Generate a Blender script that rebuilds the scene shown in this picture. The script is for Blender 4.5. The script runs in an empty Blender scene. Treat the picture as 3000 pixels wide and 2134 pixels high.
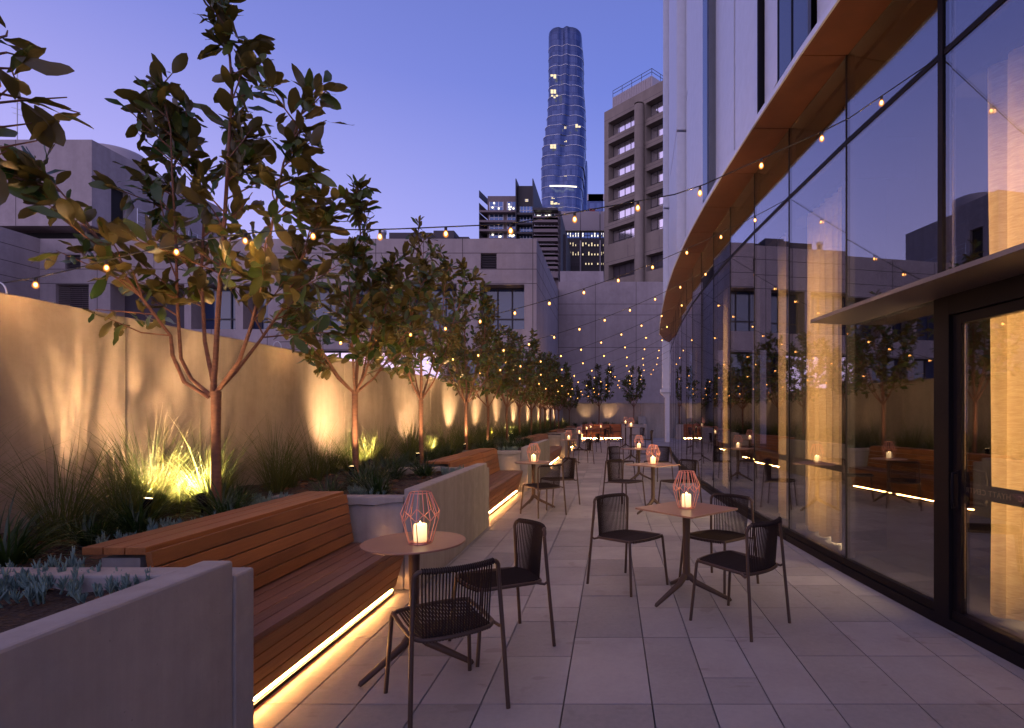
import bpy, math, random
import numpy as np
from mathutils import Vector, Matrix
R = math.radians
SC = bpy.context.scene
COL = SC.collection
random.seed(7)

# ------------------------------------------------------------------ camera
H = 1.5                                   # eye height
cam_d = bpy.data.cameras.new('camera'); cam = bpy.data.objects.new('camera', cam_d); COL.objects.link(cam)
cam.location = (0, 0, H); cam.rotation_euler = (R(90), 0, 0)
cam_d.sensor_width = 36; cam_d.lens = 36 * 1638 / 3000
cam_d.shift_x = -292 / 3000; cam_d.shift_y = 150 / 3000
cam_d.clip_start = 0.05; cam_d.clip_end = 5000
SC.camera = cam

# ------------------------------------------------------------------ world: sky after sunset
W = bpy.data.worlds.new('World'); SC.world = W; W.use_nodes = True
nt = W.node_tree; nt.nodes.clear()
def wn(t, **k):
    n = nt.nodes.new(t)
    for a, b in k.items(): setattr(n, a, b)
    return n
tc = wn('ShaderNodeTexCoord'); sep = wn('ShaderNodeSeparateXYZ'); nt.links.new(tc.outputs['Generated'], sep.inputs[0])
ramp = wn('ShaderNodeValToRGB'); nt.links.new(sep.outputs['Z'], ramp.inputs[0])
cr = ramp.color_ramp
stops = [(0.0, (.39, .40, .76)), (.13, (.29, .335, .71)), (.30, (.195, .24, .62)), (.5, (.115, .16, .50)), (.75, (.09, .11, .34)), (1.0, (.11, .115, .27))]
cr.elements[0].position = 0; cr.elements[0].color = (*stops[0][1], 1)
cr.elements[1].position = 1; cr.elements[1].color = (*stops[-1][1], 1)
for p, c in stops[1:-1]:
    e = cr.elements.new(p); e.color = (*c, 1)
# afterglow low in the sky behind the camera and to its left
dot = wn('ShaderNodeVectorMath', operation='DOT_PRODUCT'); nt.links.new(tc.outputs['Generated'], dot.inputs[0]); dot.inputs[1].default_value = Vector((-.35, -.90, .15)).normalized()
mr = wn('ShaderNodeMapRange', interpolation_type='SMOOTHSTEP'); nt.links.new(dot.outputs['Value'], mr.inputs[0]); mr.inputs[1].default_value = -.1; mr.inputs[2].default_value = 1.0; mr.inputs[3].default_value = 0; mr.inputs[4].default_value = 1
glow = wn('ShaderNodeMixRGB', blend_type='MULTIPLY'); glow.inputs[0].default_value = 1; glow.inputs[1].default_value = (.37, .27, .29, 1); nt.links.new(mr.outputs[0], glow.inputs[2])
# lavender tint toward the left horizon
negx = wn('ShaderNodeMapRange'); nt.links.new(sep.outputs['X'], negx.inputs[0]); negx.inputs[1].default_value = .1; negx.inputs[2].default_value = -.9; negx.inputs[3].default_value = 0; negx.inputs[4].default_value = 1
lowz = wn('ShaderNodeMapRange', interpolation_type='SMOOTHSTEP'); nt.links.new(sep.outputs['Z'], lowz.inputs[0]); lowz.inputs[1].default_value = .75; lowz.inputs[2].default_value = 0; lowz.inputs[3].default_value = 0; lowz.inputs[4].default_value = 1
mm = wn('ShaderNodeMath', operation='MULTIPLY'); nt.links.new(negx.outputs[0], mm.inputs[0]); nt.links.new(lowz.outputs[0], mm.inputs[1])
lav = wn('ShaderNodeMixRGB', blend_type='MULTIPLY'); lav.inputs[0].default_value = 1; lav.inputs[1].default_value = (.30, .16, .10, 1); nt.links.new(mm.outputs[0], lav.inputs[2])
a1 = wn('ShaderNodeMixRGB', blend_type='ADD'); a1.inputs[0].default_value = 1; nt.links.new(ramp.outputs[0], a1.inputs[1]); nt.links.new(glow.outputs[0], a1.inputs[2])
a2 = wn('ShaderNodeMixRGB', blend_type='ADD'); a2.inputs[0].default_value = 1; nt.links.new(a1.outputs[0], a2.inputs[1]); nt.links.new(lav.outputs[0], a2.inputs[2])
bg = wn('ShaderNodeBackground'); bg.inputs[1].default_value = 1.4; nt.links.new(a2.outputs[0], bg.inputs[0])
wo = wn('ShaderNodeOutputWorld'); nt.links.new(bg.outputs[0], wo.inputs[0])

SC.view_settings.view_transform = 'Standard'; SC.view_settings.look = 'None'; SC.view_settings.exposure = 0.05; SC.view_settings.gamma = 1
SC.render.engine = 'CYCLES'
SC.cycles.use_denoising = True
SC.cycles.max_bounces = 8; SC.cycles.diffuse_bounces = 3; SC.cycles.glossy_bounces = 4; SC.cycles.transparent_max_bounces = 16; SC.cycles.transmission_bounces = 4
SC.cycles.sample_clamp_indirect = 4; SC.cycles.caustics_reflective = False; SC.cycles.caustics_refractive = False

# ------------------------------------------------------------------ materials
MATS = {}
def mat(name):
    m = bpy.data.materials.new(name); m.use_nodes = True; MATS[name] = m
    t = m.node_tree; b = t.nodes['Principled BSDF']
    return m, t, b
def N(t, typ, **k):
    n = t.nodes.new(typ)
    for a, b in k.items(): setattr(n, a, b)
    return n
def mixc(t, fac, a, b, mode='MIX'):
    n = N(t, 'ShaderNodeMixRGB', blend_type=mode)
    for i, v in enumerate((fac, a, b)):
        if isinstance(v, (int, float)): n.inputs[i].default_value = v
        elif isinstance(v, tuple): n.inputs[i].default_value = (*v, 1)
        else: t.links.new(v, n.inputs[i])
    return n.outputs[0]
def noise(t, vec, scale=5, detail=4, rough=.55, lo=.3, hi=.7, vs=None):
    if vs:
        mp = N(t, 'ShaderNodeMapping'); mp.inputs['Scale'].default_value = vs; t.links.new(vec, mp.inputs[0]); vec = mp.outputs[0]
    n = N(t, 'ShaderNodeTexNoise'); n.inputs['Scale'].default_value = scale; n.inputs['Detail'].default_value = detail; n.inputs['Roughness'].default_value = rough
    t.links.new(vec, n.inputs['Vector'])
    r = N(t, 'ShaderNodeMapRange'); r.inputs[1].default_value = lo; r.inputs[2].default_value = hi; t.links.new(n.outputs[0], r.inputs[0])
    return r.outputs[0]
def math_(t, op, a, b=None):
    n = N(t, 'ShaderNodeMath', operation=op)
    for i, v in enumerate((a, b)):
        if v is None: continue
        if isinstance(v, (int, float)): n.inputs[i].default_value = v
        else: t.links.new(v, n.inputs[i])
    return n.outputs[0]
def bump(t, b, h, strength=.3, dist=.01):
    n = N(t, 'ShaderNodeBump'); n.inputs['Strength'].default_value = strength; n.inputs['Distance'].default_value = dist
    t.links.new(h, n.inputs['Height']); t.links.new(n.outputs[0], b.inputs['Normal'])
def pos(t):
    return N(t, 'ShaderNodeNewGeometry').outputs['Position']
def simple(name, col, rough=.5, metal=0, spec=.5, em=None, es=0, var=0):
    m, t, b = mat(name)
    b.inputs['Base Color'].default_value = (*col, 1); b.inputs['Roughness'].default_value = rough; b.inputs['Metallic'].default_value = metal
    b.inputs['Specular IOR Level'].default_value = spec
    if em: b.inputs['Emission Color'].default_value = (*em, 1); b.inputs['Emission Strength'].default_value = es
    if var:
        f = noise(t, pos(t), 6, 5)
        t.links.new(mixc(t, f, tuple(c * (1 - var) for c in col), tuple(min(1, c * (1 + var)) for c in col)), b.inputs['Base Color'])
        t.links.new(noise(t, pos(t), 20, 3, lo=0, hi=1), b.inputs['Roughness']) if False else None
    return m
def concrete(name, base, dark, streak=.5, scale=1.0, pores=True, ss=4):
    m, t, b = mat(name); P_ = pos(t)
    big = noise(t, P_, .9 * scale, 6, .6, .35, .7)
    fine = noise(t, P_, 9 * scale, 8, .65, .3, .75)
    st = noise(t, P_, ss * scale, 5, .6, .38, .72, vs=(1, 1, .36 / ss))
    c = mixc(t, big, base, tuple(x * .72 for x in base))
    c = mixc(t, math_(t, 'MULTIPLY', fine, .6), c, tuple(min(1, x * 1.18) for x in base))
    c = mixc(t, math_(t, 'MULTIPLY', st, streak), c, dark)
    if pores:
        vo = N(t, 'ShaderNodeTexVoronoi'); vo.inputs['Scale'].default_value = 26; t.links.new(P_, vo.inputs['Vector'])
        vm = N(t, 'ShaderNodeMapRange'); vm.inputs[1].default_value = .05; vm.inputs[2].default_value = .11; vm.inputs[3].default_value = .5; vm.inputs[4].default_value = 0
        t.links.new(vo.outputs['Distance'], vm.inputs[0])
        sel = noise(t, P_, 7, 2, lo=.52, hi=.6)
        c = mixc(t, math_(t, 'MULTIPLY', vm.outputs[0], sel), c, tuple(x * .4 for x in base))
    t.links.new(c, b.inputs['Base Color']); b.inputs['Roughness'].default_value = .82; b.inputs['Specular IOR Level'].default_value = .3
    hb = noise(t, P_, 45, 5, .7, 0, 1)
    bump(t, b, hb, .25, .006)
    return m
M_wall = concrete('board_smooth_concrete', (.37, .315, .265), (.21, .17, .14), .6)
M_planter = concrete('planter_concrete', (.35, .33, .315), (.20, .18, .17), .45, ss=7)
M_bld = concrete('building_concrete', (.43, .36, .355), (.26, .215, .21), .45, .35, False)
M_bld2 = concrete('brown_building_concrete', (.29, .235, .195), (.18, .14, .115), .5, .12, False)

def wood(name, axis, c1, c2, c3):
    m, t, b = mat(name); P_ = pos(t)
    sc = {'y': (22, 1.1, 22), 'x': (1.1, 22, 22)}[axis]
    ri = N(t, 'ShaderNodeNewGeometry').outputs['Random Per Island']
    off = N(t, 'ShaderNodeVectorMath', operation='ADD'); t.links.new(P_, off.inputs[0])
    cmb = N(t, 'ShaderNodeCombineXYZ'); rr = math_(t, 'MULTIPLY', ri, 37.0)
    for i in range(3): t.links.new(rr, cmb.inputs[i])
    t.links.new(cmb.outputs[0], off.inputs[1])
    g = noise(t, off.outputs[0], 1.2, 8, .65, .3, .7, vs=sc)
    g2 = noise(t, off.outputs[0], 4, 6, .7, .35, .65, vs=sc)
    w = noise(t, off.outputs[0], 1.3, 3, .5, .3, .7)
    c = mixc(t, ri, c1, c2)
    c = mixc(t, math_(t, 'MULTIPLY', g, .7), c, c3)
    c = mixc(t, math_(t, 'MULTIPLY', g2, .35), c, tuple(x * .45 for x in c1))
    c = mixc(t, math_(t, 'MULTIPLY', w, .25), c, tuple(min(1, x * 1.5) for x in c2))
    t.links.new(c, b.inputs['Base Color']); b.inputs['Roughness'].default_value = .42; b.inputs['Specular IOR Level'].default_value = .4
    bump(t, b, g2, .35, .002)
    return m
M_wood = wood('oiled_hardwood', 'y', (.15, .050, .014), (.42, .165, .050), (.085, .027, .009))
M_woodseat = wood('weathered_hardwood', 'y', (.13, .060, .038), (.26, .125, .078), (.09, .042, .028))
M_woodx = wood('oiled_hardwood_far', 'x', (.30, .09, .03), (.36, .12, .04), (.18, .05, .02))

def paver():
    m, t, b = mat('stone_paver'); P_ = pos(t)
    ri = N(t, 'ShaderNodeNewGeometry').outputs['Random Per Island']
    a = noise(t, P_, 1.7, 6, .6, .3, .7); f = noise(t, P_, 30, 6, .7, .3, .75)
    c = mixc(t, ri, (.155, .162, .178), (.315, .315, .328))
    c = mixc(t, math_(t, 'MULTIPLY', a, .5), c, (.165, .16, .162))
    c = mixc(t, math_(t, 'MULTIPLY', f, .25), c, (.42, .39, .385))
    s = noise(t, P_, 3.3, 3, .5, .65, .70)
    s2 = noise(t, P_, 6.1, 2, .5, .66, .69, vs=(.5, 1.4, 1))
    c = mixc(t, math_(t, 'MULTIPLY', s, .45), c, (.15, .13, .13))
    c = mixc(t, math_(t, 'MULTIPLY', s2, .35), c, (.15, .13, .13))
    t.links.new(c, b.inputs['Base Color'])
    rg = N(t, 'ShaderNodeMapRange'); rg.inputs[3].default_value = .42; rg.inputs[4].default_value = .62; t.links.new(a, rg.inputs[0]); t.links.new(rg.outputs[0], b.inputs['Roughness'])
    b.inputs['Specular IOR Level'].default_value = .45
    bump(t, b, f, .12, .002)
    return m
M_paver = paver()
M_joint = simple('dark_joint', (.02, .018, .018), .9)
M_groove = simple('shadow_joint', (.12, .095, .095), .9)
M_ground = simple('street_asphalt', (.05, .05, .05), .9, var=.2)

def soil():
    m, t, b = mat('bark_mulch'); P_ = pos(t)
    vo = N(t, 'ShaderNodeTexVoronoi'); vo.inputs['Scale'].default_value = 38; t.links.new(P_, vo.inputs['Vector'])
    c = mixc(t, vo.outputs['Color'], (.018, .011, .008), (.07, .042, .028))
    t.links.new(c, b.inputs['Base Color']); b.inputs['Roughness'].default_value = .9
    bump(t, b, vo.outputs['Distance'], 1.0, .03)
    return m
M_soil = soil()

M_frame = simple('bronze_powder_coat', (.060, .038, .028), .48, .1, .3)
M_cord = simple('brown_outdoor_cord', (.020, .013, .011), .8, 0, .2)
M_top = simple('brown_compact_laminate', (.27, .145, .105), .36, 0, .5, var=.08)
M_copper = simple('copper_wire', (.90, .40, .29), .30, .75)
M_black = simple('black_anodised_frame', (.007, .006, .008), .5, 0, .10)
M_steel = simple('satin_steel', (.55, .54, .56), .35, .9)
M_white = simple('white_cladding', (.62, .65, .74), .42, .15, var=.05)
M_canopy = simple('silver_canopy_metal', (.13, .12, .13), .38, .5)
M_soffit = simple('copper_brown_soffit', (.125, .040, .017), .5, .12, var=.12)
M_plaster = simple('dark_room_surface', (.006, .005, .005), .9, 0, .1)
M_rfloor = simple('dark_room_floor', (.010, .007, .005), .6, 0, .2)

def emis(name, col, s):
    m = bpy.data.materials.new(name); m.use_nodes = True; t = m.node_tree; t.nodes.clear()
    e = N(t, 'ShaderNodeEmission'); e.inputs[0].default_value = (*col, 1); e.inputs[1].default_value = s
    o = N(t, 'ShaderNodeOutputMaterial'); t.links.new(e.outputs[0], o.inputs[0]); return m
M_bulb = emis('bulb_filament', (1, .42, .10), 38)
M_led = emis('led_strip_light', (1, .42, .12), 300)
M_lens = emis('spotlight_lens', (1, .68, .30), 12)
M_lit = emis('lit_window', (1, .80, .50), 1.25)
M_litw = emis('lit_ceiling_light', (1, .9, .72), 2.2)
def haloglass():
    m = bpy.data.materials.new('amber_halo_glass'); m.use_nodes = True; t = m.node_tree; t.nodes.clear()
    e = N(t, 'ShaderNodeEmission'); e.inputs[0].default_value = (1, .33, .07, 1); e.inputs[1].default_value = 1.1  # globe emission stands in for the orange halo round the filament
    tr = N(t, 'ShaderNodeBsdfTransparent'); mx = N(t, 'ShaderNodeMixShader'); lw = N(t, 'ShaderNodeLayerWeight'); lw.inputs[0].default_value = .35
    f = math_(t, 'SUBTRACT', .75, lw.outputs['Facing'])
    t.links.new(f, mx.inputs[0]); t.links.new(tr.outputs[0], mx.inputs[1]); t.links.new(e.outputs[0], mx.inputs[2])
    o = N(t, 'ShaderNodeOutputMaterial'); t.links.new(mx.outputs[0], o.inputs[0]); m.cycles.emission_sampling = 'NONE'; return m
M_haloglass = haloglass()
def candle():
    m, t, b = mat('candle_wax'); tcn = N(t, 'ShaderNodeTexCoord'); sp = N(t, 'ShaderNodeSeparateXYZ'); t.links.new(tcn.outputs['Object'], sp.inputs[0])
    r = N(t, 'ShaderNodeMapRange'); r.inputs[1].default_value = 0; r.inputs[2].default_value = .10; r.inputs[3].default_value = .75; r.inputs[4].default_value = 2.3; t.links.new(sp.outputs['Z'], r.inputs[0])
    b.inputs['Base Color'].default_value = (.85, .70, .45, 1); b.inputs['Emission Color'].default_value = (1, .66, .28, 1); t.links.new(r.outputs[0], b.inputs['Emission Strength']); return m
M_candle = candle()
M_flame = emis('candle_flame', (1, .62, .25), 40)

def glass(name, base=.06, tint=(.82, .84, .86), k=1.0):
    m = bpy.data.materials.new(name); m.use_nodes = True; t = m.node_tree; t.nodes.clear()
    tr = N(t, 'ShaderNodeBsdfTransparent'); tr.inputs[0].default_value = (*tint, 1)
    gl = N(t, 'ShaderNodeBsdfGlossy'); gl.inputs['Roughness'].default_value = 0; gl.inputs[0].default_value = (.93, .93, 1, 1)
    ge = N(t, 'ShaderNodeNewGeometry'); dp = N(t, 'ShaderNodeVectorMath', operation='DOT_PRODUCT'); t.links.new(ge.outputs['Normal'], dp.inputs[0]); t.links.new(ge.outputs['Incoming'], dp.inputs[1])
    c1 = math_(t, 'SUBTRACT', 1.0, math_(t, 'ABSOLUTE', dp.outputs['Value']))
    f = math_(t, 'MINIMUM', math_(t, 'ADD', math_(t, 'MULTIPLY', math_(t, 'POWER', c1, 5.0), k), base), 1.0)
    mx = N(t, 'ShaderNodeMixShader'); t.links.new(f, mx.inputs[0]); t.links.new(tr.outputs[0], mx.inputs[1]); t.links.new(gl.outputs[0], mx.inputs[2])
    o = N(t, 'ShaderNodeOutputMaterial'); t.links.new(mx.outputs[0], o.inputs[0]); return m
M_glass = glass('coated_facade_glass', .20, (.86, .86, .87), .9)
M_pane = simple('blue_window_glass', (.03, .045, .10), .06, .0, 1.0)
M_panebright = simple('reflective_office_glass', (.95, .88, .90), .10, .9)

def fabric():
    m, t, b = mat('linen_curtain'); P_ = pos(t)
    n = noise(t, P_, 8, 6, .7, .3, .7, vs=(1.5, 1.5, 14))
    c = mixc(t, n, (.55, .44, .30), (.88, .78, .58))
    t.links.new(c, b.inputs['Base Color']); b.inputs['Roughness'].default_value = .9
    tl = N(t, 'ShaderNodeBsdfTranslucent'); t.links.new(c, tl.inputs[0])
    mx = N(t, 'ShaderNodeMixShader'); mx.inputs[0].default_value = .5
    t.links.new(b.outputs[0], mx.inputs[1]); t.links.new(tl.outputs[0], mx.inputs[2]); t.links.new(mx.outputs[0], t.nodes['Material Output'].inputs[0]); return m
M_curtain = fabric()

def leafmat(name, top, top2, under, trans=.25, rough=.35):
    m, t, b = mat(name)
    g = N(t, 'ShaderNodeNewGeometry')
    c = mixc(t, g.outputs['Random Per Island'], top, top2)
    c = mixc(t, g.outputs['Backfacing'], c, under)
    t.links.new(c, b.inputs['Base Color']); b.inputs['Roughness'].default_value = rough
    tl = N(t, 'ShaderNodeBsdfTranslucent'); t.links.new(mixc(t, 1.0, c, (1.0, .95, .35), 'MULTIPLY'), tl.inputs[0])
    mx = N(t, 'ShaderNodeMixShader'); mx.inputs[0].default_value = trans
    t.links.new(b.outputs[0], mx.inputs[1]); t.links.new(tl.outputs[0], mx.inputs[2]); t.links.new(mx.outputs[0], t.nodes['Material Output'].inputs[0]); return m
M_leaf = leafmat('magnolia_leaf', (.032, .078, .016), (.11, .14, .028), (.105, .085, .028), .32)
M_grass = leafmat('grass_blade', (.055, .095, .028), (.15, .16, .05), (.08, .11, .03), .35, .5)
M_grassd = leafmat('dark_strap_leaf', (.018, .050, .014), (.045, .085, .022), (.03, .06, .015), .25, .35)
M_succ = leafmat('blue_succulent', (.13, .22, .20), (.20, .30, .27), (.15, .24, .22), .1, .6)
def bark():
    m, t, b = mat('tree_bark'); P_ = pos(t)
    n = noise(t, P_, 14, 5, .6, .3, .7, vs=(1, 1, 2.5))
    t.links.new(mixc(t, n, (.22, .10, .055), (.12, .055, .035)), b.inputs['Base Color']); b.inputs['Roughness'].default_value = .8
    bump(t, b, n, .4, .004); return m
M_bark = bark()

def towermat():
    m, t, b = mat('blue_curtain_wall'); P_ = pos(t); sp = N(t, 'ShaderNodeSeparateXYZ'); t.links.new(P_, sp.inputs[0])
    def line(o, period, w):
        f = math_(t, 'FRACT', math_(t, 'DIVIDE', o, period)); return math_(t, 'LESS_THAN', f, w)
    l = math_(t, 'MAXIMUM', line(sp.outputs['Z'], 3.7, .13), line(math_(t, 'ADD', sp.outputs['X'], 100), 1.55, .16))
    fl = math_(t, 'FLOOR', math_(t, 'DIVIDE', sp.outputs['Z'], 3.7)); fx = math_(t, 'FLOOR', math_(t, 'DIVIDE', sp.outputs['X'], 1.55))
    cm = N(t, 'ShaderNodeCombineXYZ'); t.links.new(fl, cm.inputs[0]); t.links.new(fx, cm.inputs[1])
    wnn = N(t, 'ShaderNodeTexWhiteNoise'); t.links.new(cm.outputs[0], wnn.inputs[0])
    c = mixc(t, wnn.outputs['Value'], (.055, .078, .17), (.09, .12, .24)); c = mixc(t, math_(t, 'MULTIPLY', l, .55), c, (.05, .06, .14))
    t.links.new(c, b.inputs['Base Color']); b.inputs['Metallic'].default_value = .75; b.inputs['Roughness'].default_value = .22; return m
M_tower = towermat()
M_band = simple('pale_ledge', (.75, .75, .8), .5)
M_darkbld = simple('dark_brown_cladding', (.045, .035, .038), .6, var=.1)
M_midbld = simple('grey_brown_facade', (.20, .15, .15), .7, var=.1)
M_stripe = simple('corrugated_cladding', (.42, .36, .37), .6)
M_red = simple('red_plant_room', (.25, .04, .04), .6)
M_louvre = simple('dark_louvre', (.06, .045, .055), .6)
M_blue = simple('blue_office_glass', (.10, .16, .30), .12, .7)
M_green = simple('green_tinted_glass', (.08, .16, .18), .12, .7)

# ------------------------------------------------------------------ mesh helpers
class MB:
    def __init__(s): s.v = []; s.f = []; s.sm = []
    def add(s, vs, fs, smooth=False):
        o = len(s.v); s.v.extend([tuple(map(float, p)) for p in vs]); s.f.extend([tuple(i + o for i in f) for f in fs]); s.sm.extend([smooth] * len(fs)); return s
    def box(s, x0, x1, y0, y1, z0, z1):
        return s.hexa([(x0, y0, z0), (x1, y0, z0), (x1, y1, z0), (x0, y1, z0), (x0, y0, z1), (x1, y0, z1), (x1, y1, z1), (x0, y1, z1)])
    def hexa(s, p):
        return s.add(p, [(3, 2, 1, 0), (4, 5, 6, 7), (0, 1, 5, 4), (1, 2, 6, 5), (2, 3, 7, 6), (3, 0, 4, 7)])
    def bar(s, a, b, w, h, up=(0, 0, 1)):
        a = Vector(a); b = Vector(b); d = (b - a).normalized(); sd = d.cross(Vector(up)).normalized() * w / 2; u = sd.cross(d).normalized() * h / 2
        return s.hexa([a - sd - u, a + sd - u, b + sd - u, b - sd - u, a - sd + u, a + sd + u, b + sd + u, b - sd + u])
    def prism(s, poly, z0, z1):
        n = len(poly); vs = [(x, y, z0) for x, y in poly] + [(x, y, z1) for x, y in poly]
        fs = [tuple(range(n - 1, -1, -1)), tuple(range(n, 2 * n))] + [(i, (i + 1) % n, n + (i + 1) % n, n + i) for i in range(n)]
        return s.add(vs, fs)
    def tube(s, path, r, n=8, closed=False, cap=True):
        P_ = [Vector(p) for p in path]; m = len(P_); rs = r if hasattr(r, '__len__') else [r] * m
        vs = []; prev = None
        for i in range(m):
            if closed: d = (P_[(i + 1) % m] - P_[i - 1])
            else: d = P_[min(i + 1, m - 1)] - P_[max(i - 1, 0)]
            d = d.normalized()
            if prev is None:
                a = Vector((0, 0, 1)) if abs(d.z) < .9 else Vector((1, 0, 0)); u = a.cross(d).normalized()
            else:
                u = (prev - d * prev.dot(d)).normalized()
            prev = u; w = d.cross(u)
            for k in range(n):
                an = 2 * math.pi * k / n; vs.append(P_[i] + (u * math.cos(an) + w * math.sin(an)) * rs[i])
        fs = []
        for i in range(m if closed else m - 1):
            j = (i + 1) % m
            for k in range(n): fs.append((i * n + k, i * n + (k + 1) % n, j * n + (k + 1) % n, j * n + k))
        s.add(vs, fs, True)
        if cap and not closed:
            s.add(vs[:n], [tuple(range(n - 1, -1, -1))]); s.add(vs[-n:], [tuple(range(n))])
        return s
    def lathe(s, prof, n=24, c=(0, 0, 0), smooth=True):
        vs = [(c[0] + r * math.cos(2 * math.pi * k / n), c[1] + r * math.sin(2 * math.pi * k / n), c[2] + z) for r, z in prof for k in range(n)]
        fs = [(i * n + k, i * n + (k + 1) % n, (i + 1) * n + (k + 1) % n, (i + 1) * n + k) for i in range(len(prof) - 1) for k in range(n)]
        s.add(vs, fs, smooth)
        s.add(vs[:n], [tuple(range(n - 1, -1, -1))]); s.add(vs[-n:], [tuple(range(n))]); return s
    def obj(s, name, m, parent=None, bevel=0, loc=None):
        me = bpy.data.meshes.new(name); me.from_pydata(s.v, [], s.f); me.polygons.foreach_set('use_smooth', s.sm); me.materials.append(m); me.update()
        o = bpy.data.objects.new(name, me); COL.objects.link(o)
        if parent: o.parent = parent
        if loc: o.location = loc
        if bevel:
            bm_ = o.modifiers.new('Bevel', 'BEVEL'); bm_.width = bevel; bm_.segments = 2; bm_.limit_method = 'ANGLE'
        return o
def npobj(name, verts, faces, m, parent=None, smooth=True):
    me = bpy.data.meshes.new(name); nv = len(verts); nf = len(faces); k = faces.shape[1]
    me.vertices.add(nv); me.vertices.foreach_set('co', np.ascontiguousarray(verts, dtype=np.float32).ravel())
    me.loops.add(nf * k); me.loops.foreach_set('vertex_index', np.ascontiguousarray(faces, dtype=np.int32).ravel())
    me.polygons.add(nf); me.polygons.foreach_set('loop_start', np.arange(0, nf * k, k, dtype=np.int32)); me.polygons.foreach_set('loop_total', np.full(nf, k, dtype=np.int32))
    me.polygons.foreach_set('use_smooth', np.full(nf, smooth)); me.materials.append(m); me.update(calc_edges=True)
    o = bpy.data.objects.new(name, me); COL.objects.link(o)
    if parent: o.parent = parent
    return o
def tag(o, label=None, cat=None, group=None, kind=None):
    if label: o['label'] = label
    if cat: o['category'] = cat
    if group: o['group'] = group
    if kind: o['kind'] = kind
    return o
def thing(name, label, cat, loc=(0, 0, 0), rz=0, group=None):
    o = bpy.data.objects.new(name, None); o.empty_display_size = .1; COL.objects.link(o); o.location = loc; o.rotation_euler = (0, 0, rz); return tag(o, label, cat, group)
def copy_tree(o, parent=None):
    c = o.copy(); COL.objects.link(c)
    if parent: c.parent = parent
    for ch in [x for x in o.children]: copy_tree(ch, c)
    return c
def place(proto, used, loc, rz, label, group, scale=1):
    o = proto if not used.get(proto.name) else copy_tree(proto)
    used[proto.name] = True
    o.location = loc; o.rotation_euler = (0, 0, rz); o.scale = (scale,) * 3; tag(o, label, None, group); return o
USED = {}
def PX(px, Y): return (px - 1792) / 1638 * Y
def PZ(py, Y): return H + (1217 - py) / 1638 * Y
def light(name, typ, loc, energy, col=(1, .68, .34), parent=None, **k):
    d = bpy.data.lights.new(name, typ); d.energy = energy; d.color = col
    for a, b in k.items(): setattr(d, a, b)
    o = bpy.data.objects.new(name, d); COL.objects.link(o); o.location = loc
    if parent: o.parent = parent
    return o

# ------------------------------------------------------------------ setting: ground, pavers, soil
g = MB().box(-1500, 1500, -300, 2500, -8.2, -8.0).obj('street_ground', M_ground); tag(g, kind='structure')
tb = MB().box(-4.3, 6, -3, 40, -.35, -.027).obj('terrace_base', M_joint); tag(tb, kind='structure')
XS = [-2.07, -1.62, -1.32, -1.0, -.68, -.25, .21, .52, .83, 1.147, 1.59, 2.03, 2.33, 2.64, 3.1, 3.55, 3.86]
mb = MB(); rnd = random.Random(3)
known = {4: [2.903, 3.475, 4.066, 4.357, 4.94], 5: [2.903, 3.774, 4.64, 5.228]}
for i in range(len(XS) - 1):
    y = 2.903 - 6 * .87; ys = [y]
    seq = known.get(i)
    while y < 2.9:
        y = min(2.903, y + rnd.choice([.29, .58, .87, .87])); ys.append(y)
        if 2.903 - y < .25: ys[-1] = y = 2.903
    if seq: ys += seq[1:]; y = seq[-1]
    while y < 37: y += rnd.choice([.29, .58, .58, .87, .87]); ys.append(y)
    for a, b in zip(ys, ys[1:]):
        if b - a < .05: continue
        g_ = .0038; dz = rnd.uniform(-.0006, .0006)
        mb.box(XS[i] + g_, XS[i + 1] - g_, a + g_, b - g_, -.03, dz)
tag(mb.obj('terrace_paving', M_paver), kind='structure')

def XW(Y): return -4.05 + .0226 * Y         # face of the left boundary wall
segs = [(-1.0, 2.50), (4.80, 7.46), (11.0, 14.85), (19.6, 22.55), (26.5, 30.6)]
# soil surface with relief
def soil_sheet(x0f, x1, y0, y1, z=.735):
    ny = max(2, int((y1 - y0) / .12)); nx = 16; vs = []; fs = []
    for j in range(ny + 1):
        y = y0 + (y1 - y0) * j / ny; xa = x0f(y)
        for i in range(nx + 1):
            x = xa + (x1 - xa) * i / nx
            vs.append((x, y, z + .02 * math.sin(x * 9 + y * 3) * math.cos(y * 7 - x * 4) + rnd.uniform(-.012, .012)))
    for j in range(ny):
        for i in range(nx): a = j * (nx + 1) + i; fs.append((a, a + 1, a + nx + 2, a + nx + 1))
    return vs, fs
sm_ = MB()
benches = [(2.60, 4.72), (7.60, 10.86), (15.0, 19.46), (22.7, 26.36), (30.75, 34.2)]
for y0, y1 in segs: sm_.add(*soil_sheet(lambda y: XW(y) - .02, -1.77, y0 - .02, y1 + .02), smooth=True)
for y0, y1 in benches: sm_.add(*soil_sheet(lambda y: XW(y) - .02, -2.50, y0 - .15, y1 + .15), smooth=True)
sm_.add(*soil_sheet(lambda y: XW(y) - .02, -2.3, 34.1, 36.95), smooth=True)
sm_.add([(-3.3, 35.9, .84), (2.1, 35.9, .84), (2.1, 36.95, .84), (-3.3, 36.95, .84)], [(0, 1, 2, 3)])
tag(sm_.obj('planter_soil', M_soil), kind='structure')

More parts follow.
